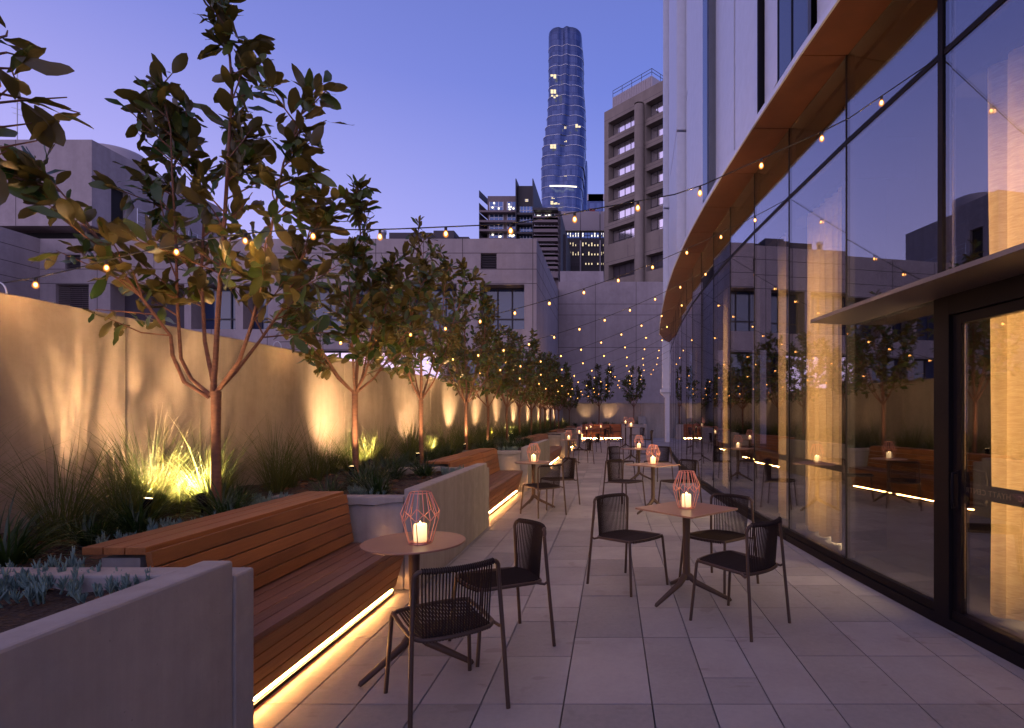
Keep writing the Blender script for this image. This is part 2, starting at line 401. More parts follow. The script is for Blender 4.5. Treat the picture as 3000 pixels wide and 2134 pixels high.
# ------------------------------------------------------------------ boundary walls
def wallbox(mb, y0, y1, z0, z1, t=.2):
    mb.hexa([(XW(y0) - t, y0, z0), (XW(y0), y0, z0), (XW(y1), y1, z0), (XW(y1) - t, y1, z0), (XW(y0) - t, y0, z1), (XW(y0), y0, z1), (XW(y1), y1, z1), (XW(y1) - t, y1, z1)])
bw = thing('boundary_wall', 'tall plain concrete wall running along the left side behind the planters', 'wall', (0, 0, 0))
ys = [-2.6, 1.0, 4.55, 8.1, 11.7, 15.3, 18.9, 22.5, 26.1, 29.7, 33.3, 37.0]
for a, b in zip(ys, ys[1:]):
    m_ = MB(); wallbox(m_, a + .006, b - .006, 0, 2.3); m_.obj('wall_panel', M_wall, bw, bevel=.01)
m_ = MB()
m_.hexa([(XW(-2.6) - .15, -2.6, 0), (XW(-2.6) - .03, -2.6, 0), (XW(37) - .03, 37, 0), (XW(37) - .15, 37, 0), (XW(-2.6) - .15, -2.6, 2.28), (XW(-2.6) - .03, -2.6, 2.28), (XW(37) - .03, 37, 2.28), (XW(37) - .15, 37, 2.28)])
m_.obj('joint_backing', M_joint, bw)
fw = thing('end_wall', 'concrete wall closing the far end of the terrace with a thin pale coping', 'wall', (0, 37.0, 0))
for a, b in ((-3.3, .35), (.36, 1.9), (1.91, 6)):
    MB().box(a, b, 0, .2, 0, 2.27).obj('wall_panel', M_wall, fw, bevel=.008)
MB().box(-3.3, 6, -.03, .22, 2.273, 2.32).obj('coping', M_planter, fw)

# ------------------------------------------------------------------ planters (saw-tooth concrete bays) and benches
names = ['nearest', 'second', 'third', 'fourth', 'fifth']
gp = 'concrete planter walls along the terrace'
for k, (y0, y1) in enumerate(segs):
    t = thing('planter_wall', f'{names[k]} low concrete planter wall from the camera, between timber benches', 'planter', (0, y0, 0), 0, gp)
    L = y1 - y0
    lo = 0 if k else 0
    MB().box(-1.785, -1.65, lo, L - .06, 0, .868).obj('long_wall', M_planter, t, bevel=.012)
    MB().box(-2.95, -1.65, L - .055, L + .085, 0, .80).obj('cross_wall', M_planter, t, bevel=.012)
    if k: MB().box(-2.95, -1.79, .0, .14, 0, .80).obj('cross_wall', M_planter, t, bevel=.012)
gb = 'timber benches built into the planters'
def plank_run(mb, quad, n, gap, th):
    # quad: cross-section line from (xa,za) to (xb,zb); planks run along y
    (xa, za), (xb, zb), y0, y1 = quad
    dx, dz = xb - xa, zb - za; Ln = math.hypot(dx, dz); ux, uz = dx / Ln, dz / Ln; nx, nz = uz, -ux
    w = (Ln - gap * (n - 1)) / n
    for i in range(n):
        a = i * (w + gap); b = a + w
        cuts = [y0, y1]
        if y1 - y0 > 2.5:
            c = y0 + (y1 - y0) * rnd.choice([.33, .5, .62]); cuts = [y0, c, y1]
        for c0, c1 in zip(cuts, cuts[1:]):
            p = [(xa + ux * a, c0, za + uz * a), (xa + ux * b, c0, za + uz * b)]
            q = [(x - nx * th, c0, z - nz * th) for x, _, z in p]
            r_ = [(x, c1 - .002, z) for x, _, z in p]; s_ = [(x, c1 - .002, z) for x, _, z in q]
            mb.hexa([q[0], q[1], s_[1], s_[0], p[0], p[1], r_[1], r_[0]])
for k, (y0, y1) in enumerate(benches):
    t = thing('timber_bench', f'{names[k]} slatted hardwood bench from the camera, glowing strip under its front', 'bench', (0, 0, 0), 0, gb)
    e = .004
    b0 = y0 + .02; b1 = y1 - .02
    top0 = max(b0, y0 + .10)
    s1 = MB(); plank_run(s1, ((-2.19, .43), (-1.725, .43), b0, b1), 5, .006, -.03); s1.obj('seat', M_woodseat, t, bevel=.003)
    s2 = MB(); plank_run(s2, ((-1.722, .395), (-1.815, .065), b0, b1), 4, .006, -.028); s2.obj('front_panel', M_wood, t, bevel=.003)
    s3 = MB(); plank_run(s3, ((-2.255, .835), (-2.195, .436), top0, b1), 5, .006, .03); s3.obj('backrest', M_wood, t, bevel=.003)
    s4 = MB(); plank_run(s4, ((-2.56, .862), (-2.252, .862), top0, b1), 3, .006, -.038); s4.obj('top_board', M_wood, t, bevel=.004)
    MB().box(-2.50, -1.95, b0 + .01, b1 - .01, .01, .385).obj('bench_base', M_joint, t)
    MB().box(-2.50, -2.31, b0 + .12, b1 - .01, .39, .80).obj('back_support', M_planter, t)
    ld = MB().box(-1.845, -1.833, b0, b1 - .02, .034, .039).obj('led_strip', M_led, t); MB().box(-1.829, -1.822, b0, b1 - .02, .002, .024).obj('kick_rail', M_black, t)
    MB().box(-1.95, -1.848, b0, b1 - .02, .012, .046).obj('led_profile', M_steel, t)
# far bench and its flanking planter
t = thing('timber_bench', 'wide hardwood bench under the end wall, lit from below', 'bench', (0, 35.0, 0), 0, gb)
def plx(name, y, z0, z1, n, th=.03, lean=0):
    m_ = MB(); w = (z1 - z0) / n
    for i in range(n): m_.box(-1.86, .60, y + lean * i, y + th + lean * i, z0 + i * w + .003, z0 + (i + 1) * w - .003)
    m_.obj(name, M_woodx, t)
plx('front_panel', .0, .10, .42, 3); MB().box(-1.86, .60, 0.0, .45, .425, .45).obj('seat', M_woodx, t); plx('backrest', .46, .455, .90, 4, lean=.01); MB().box(-1.86, .60, .5, .9, .905, .94).obj('top_board', M_woodx, t)
MB().box(-1.8, .55, .06, .9, 0.01, .40).obj('bench_base', M_joint, t); MB().box(-1.84, .58, .02, .035, .04, .062).obj('led_strip', M_led, t)
t = thing('planter_box', 'squat concrete planter box at the right end of the far bench', 'planter', (0, 35.0, 0))
MB().box(.63, .77, 0, .95, 0, .93).obj('side_wall', M_planter, t, bevel=.01); MB().box(.772, 2.06, 0, .14, 0, .93).obj('front_wall', M_planter, t, bevel=.01); MB().box(2.062, 2.2, 0, 1.9, 0, .93).obj('side_wall', M_planter, t, bevel=.01)
MB().box(1.72, 2.19, 1.2, 1.9, .935, 1.42).obj('service_box', M_planter, t, bevel=.01)
t = thing('planter_wall', 'short concrete wall piece beside the left end of the far bench', 'planter', (0, 34.35, 0), 0, gp)
MB().box(-1.95, -1.86, 0, 1.4, 0, .90).obj('long_wall', M_planter, t, bevel=.01)

# ------------------------------------------------------------------ furniture
def rail_x(y, x0, bow, w): return x0 + bow * (1 - (y / w) ** 2)
def seat_family(name, cat, sz, top, leg_r=.0115, foot=False, nb=24):
    t = thing(name, None, cat)
    w = .205
    for sx, sy in ((1, 1), (1, -1)):
        m_ = MB().tube([(.26, sy * .235, 0), (.222, sy * .212, sz - .03), (.215, sy * .205, sz - .008)], leg_r, 10); m_.obj('leg', M_frame, t)
    for sy in (1, -1):
        MB().tube([(-.262, sy * .245, 0), (-.225, sy * .228, sz - .02), (-.205, sy * .214, top - .05)], leg_r, 10).obj('leg', M_frame, t)
    # top rail with rounded corners, bowed backward
    pts = [(-.205, -.214, top - .052)]
    for a in range(1, 5):
        an = R(a * 22.5); pts.append((-.205 - .004 * a, -.214 + .035 * (1 - math.cos(an)), top - .05 + .04 * math.sin(an)))
    for i in range(1, 12):
        y = -.175 + .35 * i / 12; pts.append((rail_x(y, -.222, -.045, .18), y, top - .009))
    for a in range(4, 0, -1):
        an = R(a * 22.5); pts.append((-.205 - .004 * a, .214 - .035 * (1 - math.cos(an)), top - .05 + .04 * math.sin(an)))
    pts.append((-.205, .214, top - .052))
    MB().tube(pts, .0125, 10).obj('top_rail', M_frame, t)
    # seat frame: loop
    lp = []
    zs = sz - .012
    for i in range(0, 11): y = -.17 + .34 * i / 10; lp.append((rail_x(y, .225, .028, .2), y, zs))
    lp += [(.222, .192, zs), (.20, .208, zs), (.0, .212, zs - .008), (-.15, .205, zs - .016), (-.185, .185, zs - .018)]
    for i in range(0, 11): y = .165 - .33 * i / 10; lp.append((rail_x(y, -.19, -.04, .2), y, zs - .02))
    lp += [(-.185, -.185, zs - .018), (-.15, -.205, zs - .016), (.0, -.212, zs - .008), (.20, -.208, zs), (.222, -.192, zs)]
    sf = MB().tube(lp, .0115, 8, closed=True)
    for sy in (1, -1): sf.tube([(-.15, sy * .205, zs - .016), (-.20, sy * .225, zs - .03), (-.224, sy * .229, zs - .015)], .009, 8)
    sf.obj('seat_frame', M_frame, t)
    sc_ = MB()
    for i in range(nb + 2):
        y = -.182 + .364 * i / (nb + 1)
        xa = rail_x(y, -.19, -.04, .2); xb = rail_x(y, .225, .028, .2)
        sc_.tube([(xa, y * .93, zs - .008), (xa * .5 + xb * .5, y * .98, zs - .014), (xb - .03, y, zs + .006), (xb + .008, y, zs + .004), (xb + .010, y, zs - .012)], .0056, 5, cap=False)
    sc_.obj('seat', M_cord, t)
    bc = MB()
    for i in range(nb):
        y = -.176 + .352 * i / (nb - 1)
        xt = rail_x(y, -.222, -.045, .18); xb = rail_x(y * .95, -.19, -.04, .2)
        bc.tube([(xt - .008, y, top), (xt + .012, y, top - .02), ((xt + xb) / 2 + .012, y * .98, (top + zs) / 2), (xb + .010, y * .95, zs - .0), (xb - .006, y * .95, zs - .03)], .0042, 5, cap=False)
    for yy in range(36):
        y = -.178 + .356 * yy / 35; x = rail_x(y, -.222, -.045, .18)
        bc.tube([(x + .014 * math.cos(a), y, top - .009 + .014 * math.sin(a)) for a in [R(q * 60) for q in range(6)]], .004, 4, closed=True)
    bc.obj('backrest', M_cord, t)
    if foot:
        fr = MB()
        z = .30; k = z / sz
        c = [(.26 - .038 * k, .235 - .023 * k), (-.262 + .037 * k, .245 - .017 * k)]
        pts4 = [(c[0][0], c[0][1], z), (c[1][0], c[1][1], z), (c[1][0], -c[1][1], z), (c[0][0], -c[0][1], z)]
        for a, b in zip(pts4, pts4[1:] + pts4[:1]): fr.tube([a, b], .009, 8)
        fr.obj('footrest', M_frame, t)
    return t
chair0 = seat_family('dining_chair', 'chair', .45, .765)
stool0 = seat_family('bar_stool', 'stool', .76, 1.02, foot=True, nb=16)
GC = 'brown corded dining chairs on the terrace'
chairs = [
 (-.88, 2.94, 124.6, 'brown corded chair nearest the camera, seen from behind at the near round table'),
 (-.729, 3.679, 216, 'brown corded chair on the right of the near round table'),
 (.1435, 4.964, -45, 'brown corded chair on the left of the nearest square table'),
 (.926, 4.06, 133, 'brown corded chair in front right of the nearest square table, its back to the camera'),
 (.946, 4.967, 225.6, 'brown corded chair between the nearest square table and the glass wall'),
 (-1.04, 8.46, 129.5, 'brown corded chair seen from behind at the second round table'),
 (-.889, 9.42, 216, 'brown corded chair on the far right of the second round table'),
 (.20, 9.06, -42, 'brown corded chair on the left of the second square table'),
 (1.10, 9.06, 218, 'brown corded chair on the right of the second square table'),
 (.20, 12.95, -42, 'brown corded chair on the left of the third square table'),
 (1.06, 12.9, 222, 'brown corded chair on the right of the third square table near the glass'),
 (-.88, 17.25, 205, 'brown corded chair on the right of the third round table'),
 (-.75, 22.5, 205, 'brown corded chair on the right of the fourth round table'),
 (-.55, 29.9, 200, 'brown corded chair beside the fifth round table far down the terrace'),
 (-.15, 33.0, 90, 'small dark chair facing the far bench'),
]
for x, y, a, lb in chairs: place(chair0, USED, (x, y, 0), R(a), lb, GC)
for x, y, a, lb in [(.12, 17.55, 0, 'high bar stool on the left of the near bar table'), (1.03, 17.5, 180, 'high bar stool on the right of the near bar table by the glass'), (.98, 21.4, 200, 'high bar stool standing behind the near bar table'), (.16, 25.4, 0, 'farthest high bar stool, left of the far bar table')]:
    place(stool0, USED, (x, y, 0), R(a), lb, 'bar stools around the high tables')

def table(name, label, x, y, h, shape, rz, feet, group, size=.6):
    t = thing(name, label, 'table', (x, y, 0), 0, group)
    if shape == 'round':
        m_ = MB().lathe([(.02, h - .022), (size / 2 - .012, h - .013), (size / 2, h - .010), (size / 2, h - .002), (size / 2 - .002, h)], 64)
    else:
        s = size / 2; c, sn = math.cos(rz), math.sin(rz); rr = .012; poly = []
        for sx, sy, a0 in ((1, 1, 0), (-1, 1, 90), (-1, -1, 180), (1, -1, 270)):
            for q in range(4):
                a = R(a0 + q * 30); px, py = sx * (s - rr) + rr * math.cos(a), sy * (s - rr) + rr * math.sin(a); poly.append((px * c - py * sn, px * sn + py * c))
        m_ = MB().prism(poly, h - .013, h)
    m_.obj('tabletop', M_top, t)
    fz = .175
    m2 = MB().tube([(0, 0, fz - .02), (0, 0, fz + .1), (0, 0, h * .55), (0, 0, h - .03)], [.034, .030, .028, .034], 20); m2.box(-.11, .11, -.025, .025, h - .030, h - .0225); m2.box(-.025, .025, -.11, .11, h - .0222, h - .0145)
    m2.obj('pedestal', M_frame, t)
    for a in feet:
        ca, sa = math.cos(R(a)), math.sin(R(a)); L = .36 if h < 1 else .34
        MB().tube([(0, 0, fz + .02), (.03 * ca, .03 * sa, fz + .005), (.08 * ca, .08 * sa, fz - .04), (L * .97 * ca, L * .97 * sa, .022), (L * ca, L * sa, .012)], [.026, .028, .024, .016, .010], 12).obj('leg', M_frame, t)
    return t
GR = 'round brown tables along the benches'; GS = 'square brown tables by the glass wall'
tabs = [
 ('round', -1.19, 3.37, .74, 0, [237, 357, 117], 'nearest round brown table, between the first bench and the corded chairs'),
 ('round', -1.27, 9.09, .74, 0, [243, 350, 110], 'second round brown table from the camera'),
 ('round', -1.33, 17.3, .74, 0, [240, 0, 120], 'third round brown table from the camera'),
 ('round', -1.33, 22.9, .74, 0, [230, 350, 110], 'fourth round brown table from the camera'),
 ('round', -1.32, 29.6, .74, 0, [240, 0, 120], 'fifth round brown table from the camera'),
 ('round', -1.25, 33.3, .74, 0, [250, 10, 130], 'small round table at the left end of the far bench'),
 ('round', -.65, 33.6, .74, 0, [250, 10, 130], 'small round table in front of the middle of the far bench'),
 ('square', .613, 4.585, .74, R(43), [221, 344, 104], 'nearest square brown table, three chairs around it'),
 ('square', .64, 8.66, .74, R(45), [225, 340, 100], 'second square brown table from the camera'),
 ('square', .62, 12.75, .74, R(45), [225, 345, 105], 'third square brown table from the camera'),
 ('round', .635, 18.4, 1.12, 0, [215, 335, 95], 'nearer of the two high bar tables'),
 ('round', .63, 25.4, 1.12, 0, [215, 335, 95], 'farther of the two high bar tables'),
]
for sh, x, y, h, rz, feet, lb in tabs:
    table({'round': 'round_table', 'square': 'square_table'}[sh] if h < 1 else 'bar_table', lb, x, y, h, sh, rz, feet, (GR if sh == 'round' else GS) if h < 1 else 'high bar tables')
# copper wire lantern
def lantern():
    t = thing('wire_lantern', None, 'lantern')
    n = 8; top = []; hi = []; lo = []; bot = []; topm = []
    for k in range(n):
        a = 2 * math.pi * k / n; b = a + math.pi / n
        top.append((.062 * math.cos(a), .062 * math.sin(a), .300)); topm.append((.062 * math.cos(b), .062 * math.sin(b), .300))
        hi.append((.112 * math.cos(a), .112 * math.sin(a), .185)); lo.append((.105 * math.cos(b), .105 * math.sin(b), .140)); bot.append((.067 * math.cos(b), .067 * math.sin(b), .004))
    w = MB(); r = .0029
    for k in range(n):
        w.tube([top[k], hi[k]], r, 6); w.tube([topm[k], lo[k]], r, 6); w.tube([hi[k], lo[k]], r, 6); w.tube([hi[k], lo[k - 1]], r, 6); w.tube([lo[k], bot[k]], r, 6)
    w.obj('wire_cage', M_copper, t)
    circ = lambda rr, z: [(rr * math.cos(2 * math.pi * k / 32), rr * math.sin(2 * math.pi * k / 32), z) for k in range(32)]
    MB().tube(circ(.062, .300), .0026, 6, closed=True).obj('top_ring', M_copper, t)
    MB().tube(circ(.067, .004), .003, 6, closed=True).tube(circ(.058, .010), .002, 6, closed=True).lathe([(.05, .004), (.056, .004), (.056, .008), (.05, .008)], 32).obj('base_ring', M_copper, t)
    return t
lan0 = lantern()
can0 = MB().lathe([(.030, 0), (.037, .002), (.038, .01), (.0375, .095), (.035, .104), (.026, .101), (.018, .088), (.004, .086)], 32).obj('pillar_candle', M_candle); tag(can0, 'x', 'candle')
MB().lathe([(.001, 0), (.006, .006), (.0075, .013), (.004, .024), (.0008, .032)], 10, (0, 0, .088)).obj('flame', M_flame, can0)
where = ['on the nearest round table', 'on the second round table', 'on the third round table', 'on the fourth round table', 'on the fifth round table', 'at the left end of the far bench', 'before the middle of the far bench', 'on the nearest square table', 'on the second square table', 'on the third square table', 'on the nearer bar table', 'on the farther bar table']
for i, (sh, x, y, h, rz, feet, lb) in enumerate(tabs):
    dx, dy = (.05, -.04) if i == 0 else (0, 0)
    place(lan0, USED, (x + dx, y + dy, h), rnd.uniform(0, 3), 'copper wire lantern ' + where[i], 'copper wire lanterns on the tables')
    place(can0, USED, (x + dx, y + dy, h + .009), rnd.uniform(0, 3), 'glowing ivory candle in the lantern ' + where[i], 'candles inside the lanterns')

# ------------------------------------------------------------------ trees
def leaf_template(seg=6):
    ts = np.array([0, .14, .32, .52, .72, .89, 1.0]); wd = np.array([.05, .45, .84, 1.0, .93, .60, .06]) * .5
    v = []
    for t_, w in zip(ts, wd):
        v += [(t_, -w, .10 * abs(w)), (t_, 0, -.03), (t_, w, .10 * abs(w))]
    v = np.array(v); f = []
    for i in range(seg):
        for j in range(2): a = i * 3 + j; f.append((a, a + 3, a + 4, a + 1))
    return v, np.array(f)
LT_V, LT_F = leaf_template()
def leaves(rs, P0, D, L, Wd, droop):
    n = len(P0); D = D / np.linalg.norm(D, axis=1, keepdims=True)
    up = np.array([0, 0, 1.]) + rs.normal(0, .55, (n, 3)); S = np.cross(up, D); S /= np.linalg.norm(S, axis=1, keepdims=True); U = np.cross(D, S)
    t_ = LT_V[None, :, 0]; w = LT_V[None, :, 1]; h = LT_V[None, :, 2]
    bend = -droop[:, None] * t_ ** 2
    wav = .05 * np.sin(t_ * 9 + rs.uniform(0, 6, (n, 1))) * np.abs(w) * 2
    co = P0[:, None, :] + D[:, None, :] * (t_ * L[:, None])[..., None] + S[:, None, :] * (w * Wd[:, None])[..., None] + U[:, None, :] * ((h * Wd[:, None] + bend * L[:, None] + wav * L[:, None]))[..., None]
    nv = LT_V.shape[0]
    F = LT_F[None] + (np.arange(n) * nv)[:, None, None]
    return co.reshape(-1, 3), F.reshape(-1, 4)
def make_tree(t, seed, fork, top, nlimb, nleaf, leafL, spread=1.0, limbs=None, low=0.0, basez=.72, keep=None):
    rs = np.random.RandomState(seed); tr = MB()
    fz = fork - basez
    lean = rs.normal(0, .015, 2)
    tr.tube([(0, 0, -.05), (lean[0] * .3, lean[1] * .3, fz * .35), (lean[0], lean[1], fz * .7), (lean[0], lean[1], fz + .02)], [.040, .033, .031, .036], 10)
    F0 = np.array([lean[0], lean[1], fz])
    paths = []
    if limbs is None:
        limbs = []
        a0 = rs.uniform(0, 6.28)
        for i in range(nlimb):
            a = a0 + i * 6.28 / max(1, nlimb - 1) + rs.normal(0, .2)
            out = (0.08 if i == 0 else rs.uniform(.42, .78)) * spread; zt = (top - basez) * (.97 if i == 0 else rs.uniform(.68, .94))
            pts = [F0]
            for s in (.18, .4, .65, .85, 1.0):
                rr = out * (1 - (1 - s) ** 1.7); z = fz + (zt - fz) * s ** 1.15
                pts.append(np.array([math.cos(a) * rr, math.sin(a) * rr, z]) + rs.normal(0, .035, 3) * s)
            limbs.append(pts)
    for i, pts in enumerate(limbs):
        pts = [np.array(p, float) for p in pts]; m = len(pts); r0 = .022 if i == 0 else .016
        tr.tube(pts, [r0 * (1 - .78 * q / (m - 1)) for q in range(m)], 7, cap=False)
        paths.append(pts)
    nodes = []; 
    for i, pts in enumerate(paths):
        seglen = [np.linalg.norm(pts[q + 1] - pts[q]) for q in range(len(pts) - 1)]; tot = sum(seglen)
        def at(s):
            d = s * tot
            for q, sl in enumerate(seglen):
                if d <= sl: return pts[q] + (pts[q + 1] - pts[q]) * d / sl, (pts[q + 1] - pts[q]) / sl
                d -= sl
            return pts[-1], (pts[-1] - pts[-2]) / seglen[-1]
        nb = int(tot / .115)
        for q in range(nb):
            s = .28 - low + (.72 + low) * (q + rs.uniform(0, 1)) / nb
            if s < .1: continue
            p, d = at(min(s, .99)); out = np.array([p[0], p[1], 0]); out = out / (np.linalg.norm(out) + .1)
            br = d * .55 + out * rs.uniform(.1, .7) + rs.normal(0, .42, 3); br[2] = abs(br[2]) * .8 + .1; br /= np.linalg.norm(br)
            Lb = rs.uniform(.20, .62) * (1.25 - .75 * s) * spread
            e = p + br * Lb; mid = p + br * Lb * .5 + rs.normal(0, .015, 3)
            tr.tube([p, mid, e], [.0065, .005, .003], 5, cap=False)
            nodes.append((p, e, s)); 
        nodes.append((at(.8)[0], pts[-1], 1.0)); nodes.append((at(.9)[0], pts[-1], 1.0))
    P0 = []; D = []; 
    for _ in range(nleaf):
        a, e, s = nodes[rs.randint(len(nodes))]
        k = rs.uniform(.15, 1.02); p = a + (e - a) * k; d = (e - a) / (np.linalg.norm(e - a) + 1e-6)
        dd = d * rs.uniform(.3, 1.0) + rs.normal(0, .62, 3); dd[2] += .10
        if rs.rand() < .22: dd[2] -= .9
        P0.append(p + dd * .01); D.append(dd)
    P0 = np.array(P0); D = np.array(D)
    if keep is not None:
        ok = keep(P0); P0 = P0[ok]; D = D[ok]
    n = len(P0)
    L = leafL * rs.uniform(.5, 1.2, n); Wd = L * rs.uniform(.30, .50, n)
    v, f = leaves(rs, P0, D, L, Wd, rs.uniform(-.12, .42, n))
    tr.obj('trunk', M_bark, t)
    npobj('crown', v, f, M_leaf, t)
    return t
GT = 'young magnolia trees in the planters'
ordn = ['nearest', 'second', 'third', 'fourth', 'fifth', 'sixth', 'seventh', 'eighth', 'ninth', 'tenth', 'eleventh', 'twelfth', 'thirteenth']
# tree at the left edge of the frame, mostly outside it
t = thing('magnolia_tree', 'large-leaved tree whose branches hang into the top left corner', 'tree', (-3.15, 2.0, .72), 0, GT)
make_tree(t, 11, 1.6, 3.9, 5, 360, .21, .95)
# first full tree: limbs follow the photograph
t = thing('magnolia_tree', 'tall open magnolia with bare forked limbs rising behind the first bench', 'tree', (-2.97, 4.2, .72), 0, GT)
X1, Y1, B1 = -2.97, 4.2, .72
def lp(pl):
    return [(PX(a, Y1 + dy) - X1, dy, PZ(b, Y1 + dy) - B1) for a, b, dy in pl]
limbs1 = [
 lp([(624, 1160, 0), (632, 1050, 0), (640, 900, .02), (655, 700, .03), (668, 480, .02), (680, 260, 0), (668, 90, -.02), (640, 20, -.02)]),
 lp([(618, 1160, 0), (560, 1110, .05), (530, 1050, .05), (520, 900, .08), (515, 700, .1), (505, 520, .1), (500, 380, .1), (470, 260, .1)]),
 lp([(612, 1165, 0), (540, 1120, -.05), (505, 1040, -.08), (500, 985, -.1), (420, 880, -.15), (345, 780, -.2), (245, 640, -.25), (150, 530, -.3), (70, 480, -.35)]),
 lp([(630, 1155, 0), (700, 1060, -.05), (735, 960, -.08), (770, 820, -.1), (800, 640, -.12), (830, 480, -.12), (870, 370, -.12), (905, 280, -.1)]),
 lp([(632, 1150, 0), (690, 1090, .1), (760, 1000, .2), (830, 900, .3), (890, 740, .35), (930, 590, .4)]),
 lp([(628, 1140, 0), (600, 1000, .1), (590, 800, .2), (600, 600, .25), (560, 420, .3), (540, 300, .3)]),
]
make_tree(t, 21, 1.66, 4.6, 6, 1330, .175, .95, limbs=limbs1, low=.02)
t = thing('magnolia_tree', 'dense dark magnolia behind the planter bay after the first bench', 'tree', (-3.0, 6.55, .72), .4, GT)
make_tree(t, 31, 1.75, 4.15, 7, 1900, .155, .98, low=.1)
t = thing('magnolia_tree', 'third full magnolia from the camera, slim trunk by the second bench', 'tree', (-2.98, 8.75, .72), 1.4, GT)
make_tree(t, 41, 1.72, 4.55, 7, 1700, .15, .92, low=.08)
protos = []
rows = [(1366, -2.95), (1428, -2.93), (1486, -2.92), (1522, -2.9), (1556, -2.88), (1582, -2.85), (1597, -2.85), (1612, -2.8), (1625, -2.78), (1637, -2.75)]
for i, (px, x) in enumerate(rows):
    Y = x * 1638 / (px - 1792); lb = f'{ordn[i + 3]} magnolia tree in the row along the left wall'
    loc = (x, Y, .72); sc = [1.0, .96, .98, 1.0, .95, 1.0, .97, 1, 1, .95][i]
    if i < 3:
        t = thing('magnolia_tree', lb, 'tree', loc, i * 1.1, GT); make_tree(t, 51 + i, 1.72, 4.05 - .05 * i, 7, 1700, .145, .92, low=.1); protos.append(t); t.scale = (sc,) * 3
    else:
        o = copy_tree(protos[i % 3]); o.location = loc; o.rotation_euler = (0, 0, i * 2.1); o.scale = (sc * 1.05, sc * 1.05, sc * 1.0); tag(o, lb)
for x, Y, lb, s in [(-2.75, 36.3, 'magnolia in the far left corner where the two walls meet', .95), (-.83, 36.4, 'magnolia behind the middle of the far bench', 1.22), (1.42, 36.3, 'slim magnolia in the planter box by the end wall', 1.2)]:
    o = copy_tree(protos[2 if x < 0 else 1]); o.location = (x, Y, .82); o.rotation_euler = (0, 0, x); o.scale = (s * (1 if x < 0 else .8), s * (1 if x < 0 else .8), s); tag(o, lb)

# ------------------------------------------------------------------ grasses and succulents
def blades(rs, n, L, spread, w, seg=6, r0=.05, arch=1.0):
    t_ = np.linspace(0, 1, seg + 1)
    az = rs.uniform(0, 2 * np.pi, n); rad = r0 * np.sqrt(rs.uniform(0, 1, n)); Ln = L * rs.uniform(.5, 1.0, n); til = np.abs(rs.normal(0, spread, n)) + .05; cur = arch * rs.uniform(.2, 1.3, n)
    ang = til[:, None] + cur[:, None] * t_[None] ** 1.5
    ds = (Ln / seg)[:, None]
    rr = np.cumsum(np.sin(ang) * ds, 1) - np.sin(ang[:, :1]) * ds; zz = np.cumsum(np.cos(ang) * ds, 1) - np.cos(ang[:, :1]) * ds
    dx, dy = np.cos(az)[:, None], np.sin(az)[:, None]
    cx = (rad * np.cos(az + .5))[:, None] + dx * rr; cy = (rad * np.sin(az + .5))[:, None] + dy * rr
    ww = (w * rs.uniform(.7, 1.2, n))[:, None] * (1 - t_[None] ** 2.2) + .0005
    tw = az[:, None] + np.pi / 2 + rs.normal(0, .4, (n, 1)); sx, sy = np.cos(tw), np.sin(tw)
    A = np.stack([cx - sx * ww / 2, cy - sy * ww / 2, zz], -1); Bv = np.stack([cx + sx * ww / 2, cy + sy * ww / 2, zz], -1)
    V = np.stack([A, Bv], 2).reshape(n, -1, 3); k = V.shape[1]
    f = np.array([(2 * i, 2 * i + 1, 2 * i + 3, 2 * i + 2) for i in range(seg)])
    F = f[None] + (np.arange(n) * k)[:, None, None]
    return V.reshape(-1, 3), F.reshape(-1, 4)
def tuft(name, seed, m, **k):
    v, f = blades(np.random.RandomState(seed), **k); o = npobj(name, v, f, m); tag(o, 'x', 'grass'); return o
tall = [tuft('grass_tuft', 1, M_grass, n=190, L=1.0, spread=.42, w=.0045, arch=.9, r0=.09), tuft('grass_tuft', 2, M_grass, n=240, L=.78, spread=.45, w=.0045, arch=1.1, r0=.09)]
short = [tuft('strap_leaf_plant', 3, M_grassd, n=200, L=.46, spread=.55, w=.010, arch=1.4, r0=.08), tuft('strap_leaf_plant', 4, M_grassd, n=170, L=.38, spread=.6, w=.012, arch=1.5, r0=.09)]
for o in short: o['category'] = 'plant'
def succ(seed):
    rs = np.random.RandomState(seed); m_ = MB()
    for s in range(30):
        a = rs.uniform(0, 6.28); r = .16 * math.sqrt(rs.rand()); bx, by = r * math.cos(a), r * math.sin(a); hz = rs.uniform(.02, .07)
        tp = Vector((bx * 1.25, by * 1.25, hz)); m_.tube([(bx, by, -.01), tp], [.005, .004], 5)
        for q in range(10):
            f = q / 10; b = rs.uniform(0, 6.28); d = Vector((math.cos(b) * (1 - f * .6), math.sin(b) * (1 - f * .6), .9 + f * 1.4)).normalized(); p = Vector((bx, by, 0)).lerp(tp, .35 + .65 * f); Ls = rs.uniform(.028, .048)
            m_.tube([p, p + d * Ls * .5 + Vector((0, 0, .002)), p + d * Ls + Vector((0, 0, .006))], [.0028, .0042, .0010], 5)
    o = m_.obj('succulent_clump', M_succ); tag(o, 'x', 'succulent'); return o
suc = [succ(1), succ(2)]
def put(protos_, i, x, y, z, s, label, group):
    o = protos_[i % len(protos_)]
    if USED.get(o.name): o = copy_tree(o)
    else: USED[o.name] = True
    o.location = (x, y, z); o.rotation_euler = (rnd.uniform(-.08, .08), rnd.uniform(-.08, .08), rnd.uniform(0, 6.28)); o.scale = (s, s, s * rnd.uniform(.92, 1.08)); o['label'] = label; o['group'] = group
Z0 = .74
